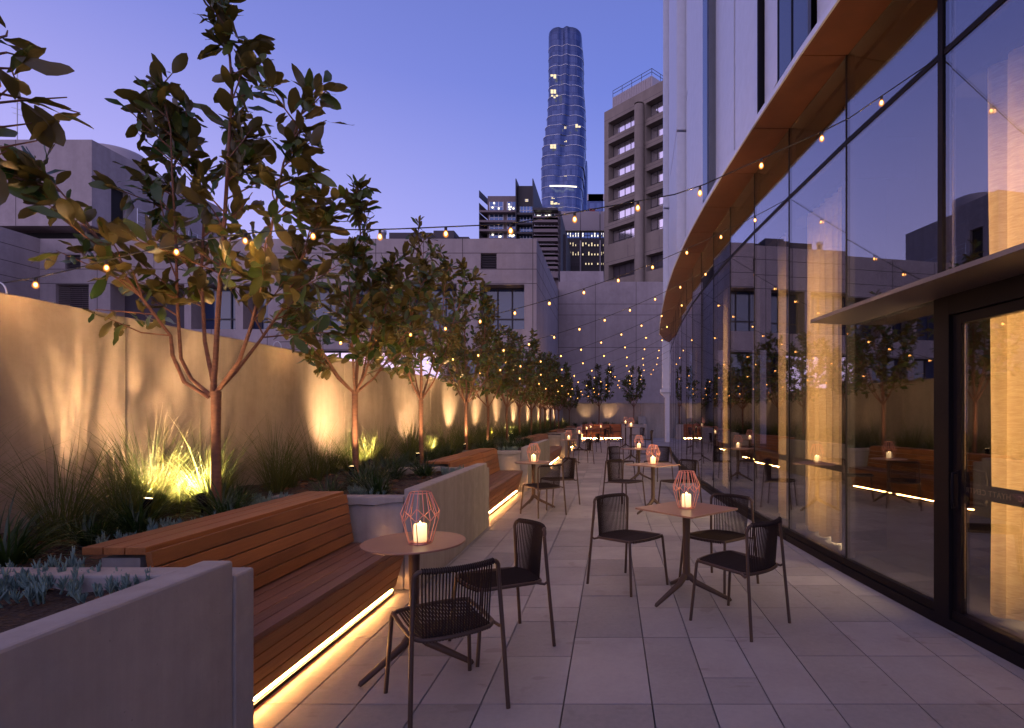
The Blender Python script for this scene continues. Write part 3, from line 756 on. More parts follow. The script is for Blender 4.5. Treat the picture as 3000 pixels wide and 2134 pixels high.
sections = [(1.2, 2.55, -1.95, 'nearest planter bay at the left edge'), (2.6, 4.8, -2.72, 'planting behind the first bench'), (4.9, 7.4, -2.0, 'planting bay between the first and second bench'), (7.5, 10.9, -2.72, 'planting behind the second bench'), (11.1, 14.8, -2.0, 'planting bay between the second and third bench'), (14.9, 19.5, -2.75, 'planting behind the third bench'), (19.7, 26.3, -2.5, 'planting beyond the third bench'), (26.4, 34.5, -2.6, 'planting at the far end of the left wall')]
treeY = [4.2, 6.55, 8.75]
spots_y = [1.6, 4.45, 8.0, 10.6, 13.0, 15.3, 17.8, 20.5, 23.5, 26.5, 29.5, 32.3]
gi = 0
for (y0, y1, xr, where_) in sections:
    n1 = int((y1 - y0) * 2.2)
    for q in range(n1):      # tall grasses against the wall
        y = y0 + (y1 - y0) * (q + rnd.uniform(.2, .8)) / n1; x = XW(y) + rnd.uniform(.22, .62)
        if min(abs(y - s) for s in spots_y) < .12: x = XW(y) + .72
        put(tall, gi, x, y, Z0 - .02, rnd.uniform(.75, 1.02) if y0 > 4.85 else rnd.uniform(.82, 1.08), 'tall fine grass by the wall, ' + where_, 'tall grasses, ' + where_); gi += 1
    n2 = int((y1 - y0) * 2.6)
    for q in range(n2):
        y = y0 + (y1 - y0) * (q + rnd.uniform(.1, .9)) / n2
        lo_x = -3.05 if xr < -2.6 else -2.9
        x = rnd.uniform(lo_x, xr - .12) if xr > -2.6 else rnd.uniform(-3.15, xr - .12)
        if y < 2.65 and x > -3.0: continue
        put(short, gi, x, y, Z0 - .02, rnd.uniform(.75, 1.1), 'dark strap-leaved plant, ' + where_, 'strap-leaved plants, ' + where_); gi += 1
for x, y, s_ in ((-3.36, 4.30, .58), (-3.42, 4.0, .8), (-3.55, 4.35, .95), (-3.3, 3.75, .85), (-3.58, 7.62, .8), (-3.6, 10.4, .8)):
    put(tall, gi, x, y, Z0 - .02, s_, 'grass tuft lit by a spotlight close to a tree trunk', 'spotlit grass tufts'); gi += 1
sucs = [(-2.62, 2.50, 1.1), (-2.44, 2.40, 1.0), (-2.14, 2.40, .8), (-2.80, 3.25, .9), (-2.74, 3.6, 1.0), (-2.78, 4.3, 1.1), (-2.72, 4.55, 1.0), (-2.85, 4.7, 1.0), (-2.32, 5.30, .9), (-2.05, 7.2, 1.0), (-2.15, 11.6, 1.1), (-2.2, 12.1, 1.0), ]
for i, (x, y, s) in enumerate(sucs):
    w = 'beside the nearest planter wall' if y < 2.7 else 'behind the first bench' if y < 4.8 else 'in the bay after the first bench' if y < 8 else 'in the bay after the second bench'
    put(suc, i, x, y, Z0, s, 'blue-grey succulent clump ' + w, 'blue succulents ' + w)
for i in range(9):
    x = -3.0 + i * .62
    put(short, i, x if x < 2 else 1.5, 36.2 + rnd.uniform(0, .4), .82, .9, 'dark strap-leaved plant behind the far bench', 'strap-leaved plants behind the far bench')
for x in (-1.75, -1.2, -.3, 1.0, 1.75):
    put(tall, 1, x, 36.55, .82, .72, 'grass tuft against the end wall', 'grasses against the end wall')
# fallen leaves and bark pieces
rs = np.random.RandomState(5); n = 260
P0 = np.column_stack([rs.uniform(-3.7, -1.9, n), rs.uniform(.9, 8, n), np.full(n, .752)]); inb = ((P0[:, 1] > 2.55) & (P0[:, 1] < 4.75)) | (P0[:, 1] > 7.45); P0[inb, 0] = rs.uniform(-3.7, -2.65, inb.sum())
D = rs.normal(0, 1, (n, 3)); D[:, 2] *= .12
v, f = leaves(rs, P0, D, rs.uniform(.04, .11, n), rs.uniform(.02, .045, n), rs.uniform(-.2, .2, n))
M_litter = leafmat('dry_leaf', (.10, .045, .02), (.20, .09, .04), (.14, .07, .03), .1, .7)
o = npobj('leaf_litter', v, f, M_litter); tag(o, 'dry brown leaves and bark scattered over the planter soil', 'leaf litter', kind='stuff')

# ------------------------------------------------------------------ garden spotlights
GSP = 'garden spotlights among the grasses'
def spot(x, y, aim, e, label, z=.78, size=128):
    t = thing('garden_spotlight', label, 'spotlight', (x, y, z), 0, GSP)
    d = (Vector(aim) - Vector((x, y, z + .10))).normalized(); c = Vector((0, 0, .10))
    MB().tube([(0, 0, -.06), (0, 0, .07)], .008, 8).obj('stake', M_black, t)
    MB().tube([c - d * .055, c + d * .045], .03, 16).obj('lamp_body', M_black, t)
    MB().tube([c + d * .0455, c + d * .047], .025, 16).obj('lens', M_lens, t)
    l = light('spotlight_beam', 'SPOT', c + d * .055, e, (1, .60, .29), t, spot_size=R(size), spot_blend=1.0, shadow_soft_size=.012)
    l.rotation_euler = d.to_track_quat('-Z', 'Y').to_euler()
    return t
for i, y in enumerate(spots_y):
    if i in (1, 2, 3): x, fy, e, sz, az = (-2.99, 4.08, 560, 104, 1.75) if i == 1 else (-3.12, 7.25, 340, 100, 1.8) if i == 2 else (-3.15, 10.0, 320, 90, 1.8)
    else: x, fy, e, sz, az = XW(y) + .55, y - .25, 290, 80, 2.1
    if i == 0: e = 130
    ay = {1: 4.78}.get(i, y)
    spot(x, fy, (XW(ay), ay, az), e, f'{ordn[i]} small black spotlight from the camera washing the left wall', size=sz)
for i, y in enumerate([4.45, 6.35, 8.5, 11.2, 13.2, 15.9, 17.8]):
    if i == 0: y = 3.92
    spot(-3.22 if i == 0 else -2.93, y - .05, (-2.97 if i == 0 else -3.05, y + .28, 3.2), 200 if i == 0 else 130, f'small black spotlight aimed up at the {ordn[i]} tree along the wall', size=84)
for x in (-1.65, -.2): spot(x, 36.35, (x - .02, 37.0, 2.1), 85, f'small spotlight washing the end wall {"at the left" if x < -1 else "behind the middle"} of the far bench', .86, size=80)

# ------------------------------------------------------------------ hotel building with curved glass wall on the right
GX = [(-3, 3.3), (0, 2.9), (1, 2.78), (2, 2.64), (3.34, 2.475), (4.05, 2.385), (5.33, 2.245), (6.69, 2.13), (7.94, 2.035), (9.22, 1.965), (10.5, 1.92), (11.8, 1.90), (13.1, 1.90), (14.4, 1.93), (15.7, 1.97), (17, 2.03), (18.3, 2.10), (19.6, 2.18), (20.9, 2.26), (22.2, 2.35), (23.6, 2.46), (25.5, 2.85), (27.5, 3.6), (29, 4.6)]
gy = [a for a, _ in GX]; gx = [b for _, b in GX]
def XG(y): return float(np.interp(y, gy, gx))
hb = thing('hotel_building', 'white clad hotel with curved dark glass wall and copper soffit on the right', 'building', (0, 0, 0))
nodes = [-2.5, -1.1, .2, 1.45, 2.62, 3.93, 5.33, 6.69, 7.94, 9.22, 10.5, 11.8, 13.1, 14.4, 15.7, 17, 18.3, 19.6, 20.9, 22.2, 23.6, 25.5, 27.5, 29]
def nrm(y0, y1):
    a = Vector((XG(y0), y0, 0)); b = Vector((XG(y1), y1, 0)); u = (b - a).normalized(); return a, b, u, Vector((-u.y, u.x, 0))
def slabseg(mb, y0, y1, o0, o1, z0, z1):
    # box following the facade between depths o0 (outer, negative = towards terrace) and o1 along +X
    mb.hexa([(XG(y0) + o0, y0, z0), (XG(y0) + o1, y0, z0), (XG(y1) + o1, y1, z0), (XG(y1) + o0, y1, z0), (XG(y0) + o0, y0, z1), (XG(y0) + o1, y0, z1), (XG(y1) + o1, y1, z1), (XG(y1) + o0, y1, z1)])
ZS = 4.93
pl = MB(); tr_ = MB(); so = MB(); fa = MB()
for a, b in zip(nodes, nodes[1:]):
    dooru = 2.62 <= (a + b) / 2 <= 3.93
    gm = .002
    # glass
    if dooru:
        parts_ = [(2.34, 4.07), (4.13, ZS - .01)]
    else:
        parts_ = [(.14, 4.07), (4.13, ZS - .01)]
        if a >= 3.9 or b <= 2.7: pass
    for z0, z1 in parts_:
        m_ = MB(); slabseg(m_, a + gm, b - gm, -.008, .006, z0, z1); m_.obj('glass_pane', M_glass, hb)
    slabseg(pl, a + .003, b - .003, -.05, .09, .0, .075); slabseg(pl, a + .003, b - .003, -.03, .09, .078, .138)
    slabseg(tr_, a, b, -.012, .06, 4.08, 4.12)
    # soffit panel and fascia
    slabseg(so, a + .006, b - .006, -.44, .0, ZS, ZS + .02)
    slabseg(fa, a, b, -.462, -.443, ZS - .01, ZS + .055)
pl.obj('plinth', M_black, hb); tr_.obj('transom', M_black, hb); so.obj('soffit', M_soffit, hb); fa.obj('fascia', M_white, hb)
fb = MB()
for a, b in zip(nodes, nodes[1:]): slabseg(fb, a, b, -.30, 6.0, ZS + .022, ZS + .30)
fb.obj('floor_slab', M_joint, hb)
for y in nodes:
    if abs(y - 3.93) < .01: continue
    x = XG(y); MB().box(x - .012, x + .07, y - .011, y + .011, 0.0, ZS).obj('mullion', M_black, hb)
# interior
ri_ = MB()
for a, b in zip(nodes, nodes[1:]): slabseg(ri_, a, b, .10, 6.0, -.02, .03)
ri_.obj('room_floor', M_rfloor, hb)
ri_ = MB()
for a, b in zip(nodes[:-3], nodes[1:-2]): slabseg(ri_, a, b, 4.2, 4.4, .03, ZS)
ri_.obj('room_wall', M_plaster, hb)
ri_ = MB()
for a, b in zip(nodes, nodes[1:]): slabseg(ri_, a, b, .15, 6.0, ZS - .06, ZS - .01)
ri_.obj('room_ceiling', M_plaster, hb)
# door set between 3.93 and camera side
a_, b_, u_, n_ = nrm(2.62, 3.93)
u_ = -u_                                        # from far jamb towards the camera
J = Vector((XG(3.93), 3.93, 0)); inn = Vector((-n_.x, -n_.y, 0)); inn = inn if inn.x > 0 else -inn
def dl(u, d, z): p = J + u_ * u + inn * d; return (p.x, p.y, z)
def dbox(mb, u0, u1, d0, d1, z0, z1):
    mb.hexa([dl(u0, d0, z0), dl(u0, d1, z0), dl(u1, d1, z0), dl(u1, d0, z0), dl(u0, d0, z1), dl(u0, d1, z1), dl(u1, d1, z1), dl(u1, d0, z1)])
Ld = (Vector((XG(2.62), 2.62, 0)) - J).length
m_ = MB(); dbox(m_, -.13, .02, -.05, .10, 0, 2.335); dbox(m_, -.13, -.08, -.02, .08, 2.336, ZS); m_.obj('door_post', M_black, hb)
m_ = MB(); dbox(m_, .022, Ld, -.05, .10, 2.20, 2.335); m_.obj('door_header', M_black, hb)
dr = MB(); dbox(dr, .025, .10, -.02, .04, .02, 2.195); dbox(dr, Ld - .09, Ld - .02, -.02, .04, .02, 2.195); dbox(dr, .102, Ld - .092, -.02, .04, .02, .12); dbox(dr, .102, Ld - .092, -.02, .04, 2.13, 2.195)
dr = dr.obj('door', M_black, hb)
m_ = MB(); dbox(m_, .103, Ld - .093, .002, .014, .122, 2.128); m_.obj('door_glass', M_glass, dr)
m_ = MB(); m_.tube([dl(.065, -.02, 1.10), dl(.065, -.055, 1.10), dl(.065, -.06, 1.06), dl(.065, -.06, .90), dl(.065, -.055, .86), dl(.065, -.02, .86)], .009, 8); dbox(m_, .045, .085, -.03, -.021, .84, 1.12); m_.obj('handle', M_black, dr)
m_ = MB(); m_.tube([dl(.07, .041, 1.12), dl(.10, .08, 1.12), dl(.19, .08, 1.11), dl(.20, .08, 1.07), dl(.20, .08, .93), dl(.19, .08, .89), dl(.10, .08, .88), dl(.07, .041, .88)], .010, 8); m_.obj('handle', M_black, dr)
M_handrail = simple('dark_film_band', (.03, .02, .012), .5)
m_ = MB(); dbox(m_, .104, Ld - .094, .018, .022, .94, 1.04); m_.obj('sight_band', M_handrail, dr)
M_letter = simple('band_lettering', (.42, .30, .18), .5)
# waist rail inside the fixed panes
for a, b in zip(nodes, nodes[1:]):
    if a >= 5.2 and b < 16: 
        m_ = MB(); slabseg(m_, a + .03, b - .03, .03, .05, .94, 1.005); m_.obj('waist_rail', M_handrail, hb)
# canopy above the door
cn = MB()
def cw(y): return .40
cy = [5.18, 4.6, 4.0, 3.4, 2.8, 2.0, 1.2]
for a, b in zip(cy, cy[1:]):
    xa, xb = XG(a), XG(b)
    cn.hexa([(xa - .42, a, 2.355), (xa - .04, a, 2.335), (xb - .04, b, 2.335), (xb - .42, b, 2.355), (xa - .42, a, 2.385), (xa - .04, a, 2.44), (xb - .04, b, 2.44), (xb - .42, b, 2.385)])
cn.obj('canopy', M_canopy, hb)
# tower above: folded white panels on the outer curve
cl = [(-.5, 5.17, 'w', 0), (5.17, 5.84, 'g', -.27), (5.87, 6.45, 'w2', -.02), (6.49, 7.65, 'w', -.0), (7.69, 8.98, 'w', .06), (9.0, 9.34, 'g', -.26), (9.34, 11.35, 'w', .0), (11.4, 12.4, 'w', .12), (12.45, 14.9, 'w', -.02), (14.95, 17.5, 'w', .1), (17.55, 20, 'w', 0), (20.05, 23, 'w', .08)]
TZ = 42
rj = random.Random(9)
for (a, b, k_, off) in cl:
    m_ = MB(); o0 = -.43 + off
    if k_ == 'g':
        slabseg(m_, a, b, o0 + .25, o0 + .28, ZS + .06, TZ); m_.obj('tower_window', M_pane, hb); continue
    zc = [ZS + .045]
    z = ZS + .3 + rj.uniform(2.5, 6)
    while z < TZ: zc.append(z); z += rj.choice([3.4, 6.8, 5.1, 8.2])
    zc.append(TZ)
    for z0, z1 in zip(zc, zc[1:]):
        xa, xb = XG(a) + o0, XG(b) + o0; tilt = .06
        m_.hexa([(xa, a + .02, z0 + .06), (xa + .6, a + .02, z0 + .06), (xb + .6, b - .02, z0 + .06), (xb + tilt, b - .02, z0 + .06), (xa, a + .02, z1), (xa + .6, a + .02, z1), (xb + .6, b - .02, z1), (xb + tilt, b - .02, z1)])
    m_.obj('cladding_panel', M_white, hb)
m_ = MB()
for a, b in zip(nodes, nodes[1:]): slabseg(m_, a, b, .25, 3.0, ZS + .32, TZ - .1)
m_.obj('tower_core', M_joint, hb)
m_ = MB()
for y in (5.50, 5.855, 6.47): slabseg(m_, y, y + .03, -.455, -.2, ZS + .06, TZ)
m_.obj('window_edge', M_black, hb)
# white column beyond the end of the glass wall
m_ = MB(); m_.box(2.98, 3.30, 31.0, 31.4, 0, 2.45).prism([(2.7, 30.9), (3.3, 30.9), (3.3, 31.4), (2.7, 31.4)], 2.75, 2.95)
m_.hexa([(2.98, 31.0, 2.45), (3.3, 31.0, 2.45), (3.3, 31.4, 2.45), (2.98, 31.4, 2.45), (2.72, 31.0, 2.74), (3.3, 31.0, 2.74), (3.3, 31.4, 2.74), (2.72, 31.4, 2.74)])
m_.box(2.82, 3.40, 31.0, 31.4, 2.96, 7.0); m_.obj('column', M_white, hb, bevel=.01)
tag(MB().box(2.5, 6, 23.7, 36.9, -.011, -.002).obj('side_paving', M_paver), kind='structure')
# text on the sight band
for s, u in (('HYATT CENTRIC', .47), ('HYATT CENTRIC', .95)):
    c = bpy.data.curves.new('lettering', 'FONT'); c.body = s; c.size = .052; c.extrude = .0006; c.space_character = 1.1
    o = bpy.data.objects.new('lettering', c); COL.objects.link(o); c.materials.append(M_letter); o.parent = dr
    X_ = -u_.normalized()                       # reading direction runs away from the camera: mirrored from outside
    Z_ = inn.normalized(); Y_ = Vector((0, 0, 1)); M = Matrix.Identity(4)
    p = dl(u, .0170, .972)
    for i in range(3): M[i][0] = X_[i]; M[i][1] = Y_[i]; M[i][2] = Z_[i]; M[i][3] = p[i]
    bpy.context.view_layer.update()
    me = bpy.data.meshes.new_from_object(o.evaluated_get(bpy.context.evaluated_depsgraph_get())); bpy.data.objects.remove(o)
    me.materials.clear(); me.materials.append(M_letter)
    o = bpy.data.objects.new('lettering', me); COL.objects.link(o); o.parent = dr; o.matrix_world = M

# curtains (each on its own) lit by lamps inside the room
GCU = 'cream linen curtains behind the glass wall'
curt = [(2.2, 4.15, 'cream linen curtain behind the door glass'), (6.15, 7.2, 'wide cream linen curtain behind the glass, second from the door'), (7.70, 8.13, 'narrow cream linen curtain, third from the door'), (10.9, 11.6, 'far narrow cream linen curtain behind the glass'), (15.2, 15.7, 'farthest cream linen curtain behind the glass')]
for y0, y1, lb in curt:
    n_p = max(30, int((y1 - y0) * 70)); vs = []; fs = []
    for j, z in enumerate((.06, 1.0, 2.2, 3.2, 4.05)):
        for i in range(n_p + 1):
            y = y0 + (y1 - y0) * i / n_p; ph = (y - y0) * 2 * math.pi / .16
            d = .030 * math.sin(ph + .25 * math.sin(z * 1.3)) + .010 * math.sin(ph * .43 + z * .8)
            zz = z + (.02 * math.sin(ph * .5) if j == 0 else 0)
            vs.append((XG(y) + .42 + d, y + .012 * math.cos(ph), zz))
    for j in range(4):
        for i in range(n_p): a = j * (n_p + 1) + i; fs.append((a, a + 1, a + n_p + 2, a + n_p + 1))
    o = MB().add(vs, fs, True).obj('curtain', M_curtain); tag(o, lb, 'curtain', GCU)
    sd = o.modifiers.new('Solidify', 'SOLIDIFY'); sd.thickness = .003
    yc = (y0 + y1) / 2; Lc = y1 - y0
    m_ = MB(); slabseg(m_, y0 - .12, y1 + .35, .33, 1.1, 4.052, 4.50); m_.obj('added_lamp_baffle', M_plaster, hb)  # added dark baffle, stops lamp light spilling over the curtain top
    if y0 > 3: MB().box(XG(y0) + .34, XG(y0) + .80, y0 - .10, y0 - .035, .03, ZS - .07).obj('added_lamp_screen', M_plaster, hb)  # added dark upright, hides the lamp and blocks its side spill
    for zc_, e in ((1.85, 1.0),):
        l = light('room_lamp', 'AREA', (XG(yc) + .42 + .40, yc + Lc * .25 + .08, zc_), (270 if y0 > 5 else 200) * e * Lc, (1, .66, .32), None, shape='RECTANGLE', size=3.5, size_y=Lc * .5)
        l.rotation_euler = (0, R(90), math.atan2(XG(yc - .3) - XG(yc + .3), .6))

# ------------------------------------------------------------------ string lights across the terrace
cab = [3.75, 6.62, 9.22, 11.8, 14.4, 17.0, 19.6, 22.2, 25.0, 28.0, 31.0]
bulb_v = MB().lathe([(.002, -.031), (.006, -.028), (.009, -.021), (.009, -.013), (.005, -.005)], 10)
glob_v = MB().lathe([(.003, -.044), (.012, -.040), (.019, -.030), (.020, -.020), (.015, -.006), (.009, .006)], 12)
proto_b = None
M_cable = simple('black_rubber_cable', (.012, .012, .012), .6)
for i, y in enumerate(cab):
    yl = y - (.1 if i == 0 else .05); yr = {0: 4.05, 1: 6.69}.get(i, y)
    a = Vector((XW(yl) - .03, yl, 2.36)); xr = XG(yr) - .04 if yr < 23 else 2.44 + (yr - 23) * .03
    b = Vector((xr, yr, 4.08))
    t = thing('string_light', f'{ordn[i]} string of glowing bulbs from the camera, strung above the terrace', 'string light', (0, 0, 0), 0, 'strings of bulbs across the terrace')
    sag = .40
    def pt(s):
        p = a.lerp(b, s); p.z -= 4 * sag * s * (1 - s)
        if i == 0: p.z = float(np.interp(p.x, [-3.97, -3.69, -3.13, -2.6, -2.12, -1.6, -.69, .53, 1.66, 2.35], [2.36, 2.42, 2.58, 2.70, 2.755, 2.76, 2.82, 3.07, 3.6, 4.08]))
        return p
    MB().tube([pt(q / 30) for q in range(31)], .0042, 6).obj('cable', M_cable, t)
    MB().tube([(a.x - .05 * math.cos(R(q)), a.y, 2.29 + .075 * math.sin(R(q))) for q in range(0, 181, 20)], .006, 6).obj('hook', M_steel, t)
    n = 14 if i < 2 else 13 if i < 4 else 10; s0 = .035 + .02 * ((i * 7) % 3)
    for q in range(n):
        s = s0 + q * (.985 - s0) / (n - .3); p = pt(s)
        if proto_b is None:
            bo = glob_v.obj('bulb', M_haloglass, t); light('bulb_light', 'POINT', (0, 0, -.06), 3.2, (1, .52, .20), bo, shadow_soft_size=0); fo = bulb_v.obj('filament', M_bulb, bo); MB().tube([(0, 0, -.002), (0, 0, .03)], .010, 8).obj('socket', M_cable, bo); proto_b = bo
        else:
            bo = proto_b.copy(); COL.objects.link(bo); bo.parent = t
            for ch in proto_b.children: c = ch.copy(); COL.objects.link(c); c.parent = bo
        bo.location = (p.x, p.y, p.z - .03)

# ------------------------------------------------------------------ surrounding buildings
def facade(mb, O, U, z0, z1, W, rects, depth):
    O = Vector(O); U = Vector(U).normalized(); Nn = Vector((U.y, -U.x, 0))
    us = sorted({0, W, *[r[0] for r in rects], *[r[2] for r in rects]}); zs = sorted({z0, z1, *[r[1] for r in rects], *[r[3] for r in rects]})
    P_ = lambda u, z, d=0: tuple(O + U * u - Nn * d + Vector((0, 0, z)))
    for ua, ub in zip(us, us[1:]):
        for za, zb in zip(zs, zs[1:]):
            um, zm = (ua + ub) / 2, (za + zb) / 2
            if any(r[0] < um < r[2] and r[1] < zm < r[3] for r in rects): continue
            mb.add([P_(ua, za), P_(ub, za), P_(ub, zb), P_(ua, zb)], [(0, 1, 2, 3)])
    for (ua, za, ub, zb) in rects:
        for q in ([P_(ua, za), P_(ub, za), P_(ub, za, depth), P_(ua, za, depth)], [P_(ua, zb, depth), P_(ub, zb, depth), P_(ub, zb), P_(ua, zb)], [P_(ua, za, depth), P_(ua, zb, depth), P_(ua, zb), P_(ua, za)], [P_(ub, za), P_(ub, zb), P_(ub, zb, depth), P_(ub, za, depth)]):
            mb.add(q, [(0, 1, 2, 3)])
    return P_
def joints(t, O, U, us, zs, u1, z0, z1, w=.035, u0=0, rects=()):
    O = Vector(O); U = Vector(U).normalized(); Nn = Vector((U.y, -U.x, 0)); m_ = MB()
    def bx(ua, ub, za, zb):
        p = lambda u, z, d: tuple(O + U * u + Nn * d + Vector((0, 0, z)))
        m_.hexa([p(ua, za, .004), p(ub, za, .004), p(ub, za, -.02), p(ua, za, -.02), p(ua, zb, .004), p(ub, zb, .004), p(ub, zb, -.02), p(ua, zb, -.02)])
    for z in zs:
        cuts = sorted([(r[0], r[2]) for r in rects if r[1] < z < r[3]]); c = u0
        for a, b in cuts: 
            if a > c: bx(c, a, z, z + w)
            c = max(c, b)
        if c < u1: bx(c, u1, z, z + w)
    for u in us:
        cuts = sorted([(r[1], r[3]) for r in rects if r[0] < u < r[2]]); c = z0
        for a, b in cuts:
            if a > c: bx(u, u + w, c, a)
            c = max(c, b)
        if c < z1: bx(u, u + w, c, z1)
    m_.obj('panel_joint', M_groove, t)
def windowpart(t, P_, r, depth, m, nm=3, frame=True, lit=None, fm=None):
    ua, za, ub, zb = r
    w = MB().add([P_(ua, za, depth - .01), P_(ub, za, depth - .01), P_(ub, zb, depth - .01), P_(ua, zb, depth - .01)], [(0, 1, 2, 3)]).obj('window', m, t)
    if frame:
        f = MB()
        for q in range(nm + 1):
            u = ua + (ub - ua) * q / nm; f.bar(P_(u, za, depth - .05), P_(u, zb, depth - .05), .07, .06, up=(1, 0.3, 0))
        for z in (za + .03, zb - .03, za + (zb - za) * .28): f.bar(P_(ua, z, depth - .05), P_(ub, z, depth - .05), .06, .07)
        f.obj('frame', fm or M_darkbld, w)
    return w
# A: long concrete building beyond the left wall
D = 30.0
X0 = PX(117, D); XE = PX(1572, D); TOPZ = PZ(700, D)
tA = thing('concrete_building', 'long mauve concrete building with panel joints and dark openings beyond the left wall', 'building', (0, 0, 0))
def ra(x0, y0, x1, y1): return (PX(x0, D) - X0, PZ(y1, D), PX(x1, D) - X0, PZ(y0, D))
op = [ra(323, 833, 540, 985), ra(163, 833, 260, 925), ra(560, 833, 690, 965), ra(712, 833, 785, 965), ra(830, 833, 1000, 965), ra(1020, 833, 1180, 965), ra(1200, 833, 1338, 965), ra(1405, 834, 1536, 965)]
op2 = [ra(x, 1027, x2, 1150) for x, x2 in ((560, 700), (725, 860), (885, 1075), (1090, 1290), (1310, 1400), (1420, 1530))]
vents = [ra(191, 746, 236, 788), ra(1408, 743, 1455, 788)]
rects = op + op2 + vents
m_ = MB(); P_ = facade(m_, (X0, D, 0), (1, 0, 0), -8, TOPZ, XE - X0, rects, 1.0)
m_.add([(XE, D, -8), (XE, 44, -8), (XE, 44, TOPZ), (XE, D, TOPZ)], [(0, 1, 2, 3)]); m_.add([(X0 - 12, D, TOPZ), (XE, D, TOPZ), (XE, 44, TOPZ), (X0 - 12, 44, TOPZ)], [(0, 1, 2, 3)])
m_.box(X0 - 12, X0 - .0, 20, D + 14, -8, TOPZ); m_.obj('wall', M_bld, tA)
joints(tA, (X0, D, 0), (1, 0, 0), [PX(x, D) - X0 for x in (284, 450, 618, 782, 945, 1100, 1240, 1354, 1571 - 11)], [PZ(y, D) for y in (743, 790, 832, 1025)], XE - X0, 1, TOPZ, .035, rects=rects)
joints(tA, (XE, 30, 0), (0, 1, 0), [2.8], [PZ(y, D) for y in (743, 790, 832)], 12, 1, TOPZ, .035)
joints(tA, (X0, 20, 0), (0, 1, 0), [3.2, 6.5], [PZ(y, D) for y in (743, 790, 832)], 9.95, 1, TOPZ, .035)
for i, r in enumerate(op): windowpart(tA, P_, r, .9, M_louvre if i in (0, 1) else M_pane, 3, i != 0)
for i, r in enumerate(op2): windowpart(tA, P_, r, .6, M_panebright if i in (2, 3) else M_pane, 2)
M_louvre_ = M_louvre
for r in vents:
    m_ = MB(); m_.add([P_(r[0], r[1], .3), P_(r[2], r[1], .3), P_(r[2], r[3], .3), P_(r[0], r[3], .3)], [(0, 1, 2, 3)]); v_ = m_.obj('vent', M_joint, tA)
    m_ = MB(); n_s = 9
    for q in range(n_s):
        z = r[1] + (r[3] - r[1]) * (q + .5) / n_s; m_.bar(P_(r[0], z, .15), P_(r[2], z, .15), .10, .03)
    m_.obj('louvre', M_louvre, v_)
m_ = MB(); r = op[1]
for q in range(16):
    z = r[1] + (r[3] - r[1]) * (q + .5) / 16; m_.bar(P_(r[0], z, .2), P_(r[2], z, .2), .10, .03)
m_.obj('louvre', M_midbld, tA)
# upper block
m_ = MB(); xb = PX(269, D); zb = PZ(409.5, D); z0b = PZ(662, D)
dy0 = 27.9 * 1638 / (1792 - 325); dy1 = 27.9 * 1638 / (1792 - 372)
m_.box(xb - 14, xb - .3, D, 40, z0b, zb)
F = MB(); Pq = facade(F, (xb, D, 0), (0, 1, 0), z0b, zb, 10, [(dy0 - D, 11.75, dy1 - D, 14.3)], .25); 
F.add([(xb - .3, D, z0b), (xb, D, z0b), (xb, D, zb), (xb - .3, D, zb)], [(0, 1, 2, 3)]); F.add([(xb - .3, D, zb), (xb, D, zb), (xb, 40, zb), (xb - .3, 40, zb)], [(0, 1, 2, 3)])
m_.v += []; off = len(m_.v); m_.v += F.v; m_.f += [tuple(i + off for i in f) for f in F.f]; m_.sm += F.sm
m_.obj('roof_block', M_bld, tA)
m_ = MB(); m_.add([Pq(dy0 - D, 11.75, .24), Pq(dy1 - D, 11.75, .24), Pq(dy1 - D, 14.3, .24), Pq(dy0 - D, 14.3, .24)], [(0, 1, 2, 3)]); m_.obj('roof_door', M_joint, tA)
MB().box(xb - 13.5, xb - .6, D + 1.2, 39, TOPZ + .002, z0b - .002).obj('recess_shade_box', M_joint, tA)  # shade of the gap put in as a near-black box
joints(tA, (xb - 14, D, 0), (1, 0, 0), [9.9], [], 14, z0b, zb, .035)
rl = MB()
for q in range(9): y = 31 + q * .75; rl.tube([(xb + 1.6, y, TOPZ), (xb + 1.6, y, TOPZ + 1.1 + .9)], .02, 6)
for z in (.5, .9, 1.3, 1.7, 2.0): rl.tube([(xb + 1.6, 31, TOPZ + z), (xb + 1.6, 37, TOPZ + z)], .015, 6)
rl.obj('roof_railing', M_steel, tA)
dm = MB().lathe([(1.5, 0), (1.5, .55), (1.4, .7), (.9, .8), (.1, .84)], 36, (xb - 1.55, 33.2, zb)); dm.obj('roof_drum', M_stripe, tA)
for q in range(1): pass
rp = MB(); rp.box(PX(1140, 34), PX(1265, 34), 34, 36, TOPZ + .002, PZ(682, 34)).box(PX(1270, 33), PX(1330, 33), 33, 36, TOPZ + .002, PZ(676, 33)).box(PX(1335, 33), PX(1368, 33), 33.4, 36, TOPZ + .002, PZ(688, 33)); rp.obj('roof_plant', M_louvre, tA)
MB().lathe([(.16, 0), (.16, 1.2), (.20, 1.22), (.20, 1.42), (.1, 1.45)], 16, (PX(1122, 33), 33, TOPZ)).obj('flue', M_steel, tA)
MB().tube([(PX(33, D), D + .3, zb), (PX(33, D), D + .3, zb + 4.4)], .03, 6).tube([(PX(20, D), D + .3, zb + 1.6), (PX(140, D), D + .3, zb + .9)], .012, 4).tube([(PX(15, D), D + .3, zb + 1.9), (PX(128, D), D + .3, zb + 1.35)], .012, 4).tube([(PX(15, D), D + .3, zb + 2.2), (PX(118, D), D + .3, zb + 1.8)], .012, 4).obj('antenna', M_steel, tA)
